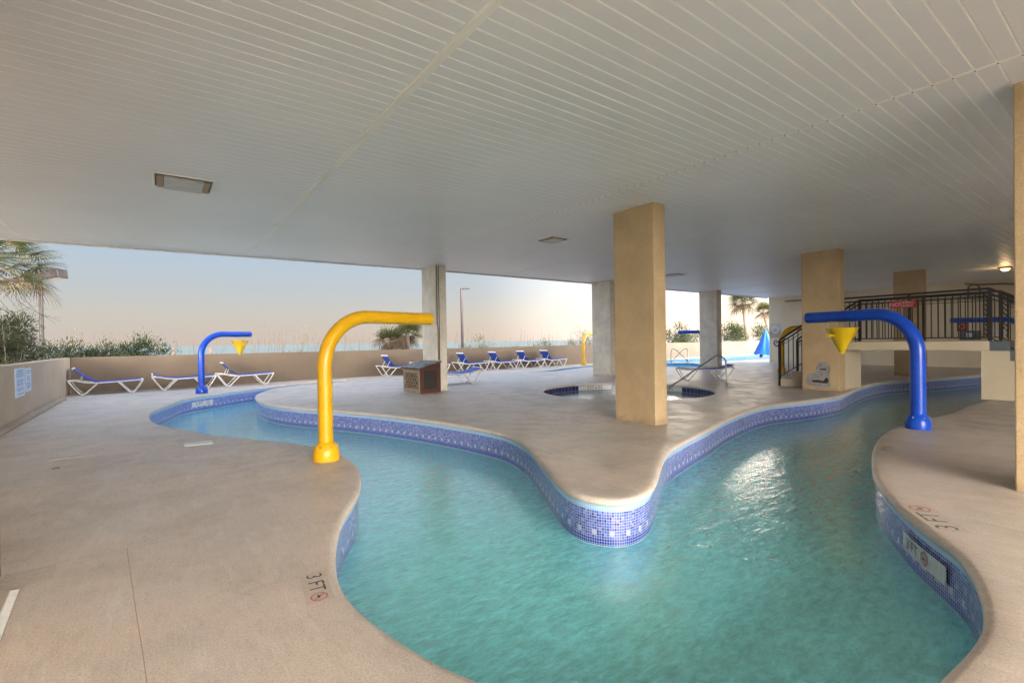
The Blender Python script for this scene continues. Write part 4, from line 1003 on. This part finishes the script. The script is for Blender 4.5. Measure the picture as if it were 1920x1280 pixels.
q = beyond(1402, 6); palm(Vector((q.x, q.y, 0)), 5.35, .24, 40, 1.25, .95, 'tall palm with a round crown seen right of the pale pillar', lean=(-.35, .25), lo=-45, hi=65, wb=.06, nb=18)
q = beyond(1446, 7); palm(Vector((q.x, q.y, 0)), 4.6, .2, 28, .95, .7, 'smaller leaning palm beside the end wall', lean=(-.7, .5), lo=-45, hi=65, wb=.06, nb=16)
q = beyond(735, 1.2); palm(Vector((q.x, q.y, 0)), 1.5, .13, 24, .72, .38, 'short bushy brown palm under the arm of the big yellow pipe', lo=-55, hi=60, wb=.035, dry=.6, nb=20)
q = beyond(764, 1.4); palm(Vector((q.x, q.y, 0)), 1.85, .12, 22, .72, .42, 'short green palm beside the pipe column', lo=-40, hi=70, wb=.035, dry=.15, nb=20)

# bare vine twigs hanging from the left palm
m = MB()
for k in range(9):
    p0 = at(random.uniform(-20, 40), 14.2, 3.0+random.uniform(-.3, .3)); d = at(random.uniform(60, 120), 14.4, random.uniform(2.1, 2.9)); c_ = p0.lerp(d, .5)-Vector((0, 0, random.uniform(.0, .3)))
    m.tube([p0, p0.lerp(c_, .5)+Vector((0, 0, -.05)), c_, c_.lerp(d, .5)+Vector((0, 0, .03)), d], [.007, .006, .005, .004, .003], 4)
    for j in range(5):
        b0 = p0.lerp(d, random.uniform(.4, .95)); m.tube([b0, b0+Vector((random.uniform(-.15, .15), random.uniform(-.15, .15), random.uniform(-.05, .18)))], .003, 3)
tag(m.build('bare_vine', M['iron']), 'thin bare twigs trailing below the upper left palm', 'vine')

# sea oats and dune grass: nobody could count them
m = MB()
def stalk(p_, h, lean, head=True):
    pts = []
    for k in range(6):
        t = k/5; pts.append(Vector((p_.x+lean.x*t*t, p_.y+lean.y*t*t, -.35+(h+.35)*t-(.12*h*max(0, t-.75)*2 if head else 0))))
    m.tube(pts, [.005, .0045, .004, .0035, .003, .0025], 3, False)
    if head:
        for j in range(9):
            b0 = pts[3].lerp(pts[5], j/9+.1); leaf(m, b0, Vector((lean.x, lean.y, -.3)), .07, .014, .5)
for x0, x1, n, hh in ((120, 300, 38, 2.15), (300, 480, 28, 2.0), (470, 600, 62, 2.45), (640, 780, 60, 2.1), (850, 1000, 44, 2.2), (1000, 1100, 36, 2.15), (1250, 1300, 20, 2.6)):
    for k in range(n):
        q = beyond(random.uniform(x0, x1), random.uniform(.7, 5)); stalk(q, hh*random.uniform(.62, 1.05), RT*random.gauss(.05, .18)+FW*random.gauss(0, .1))
for x0, x1, n in ((110, 620, 700), (640, 800, 500), (850, 1105, 700), (1250, 1440, 250)):
    for k in range(n):
        q = beyond(random.uniform(x0, x1), random.uniform(.5, 4)); q.z = -.35
        leaf(m, q, Vector((random.gauss(0, .22), random.gauss(0, .22), 1)), random.uniform(.9, 1.72), .012)
m.build('dune_grass', M['oats'])['kind'] = 'stuff'
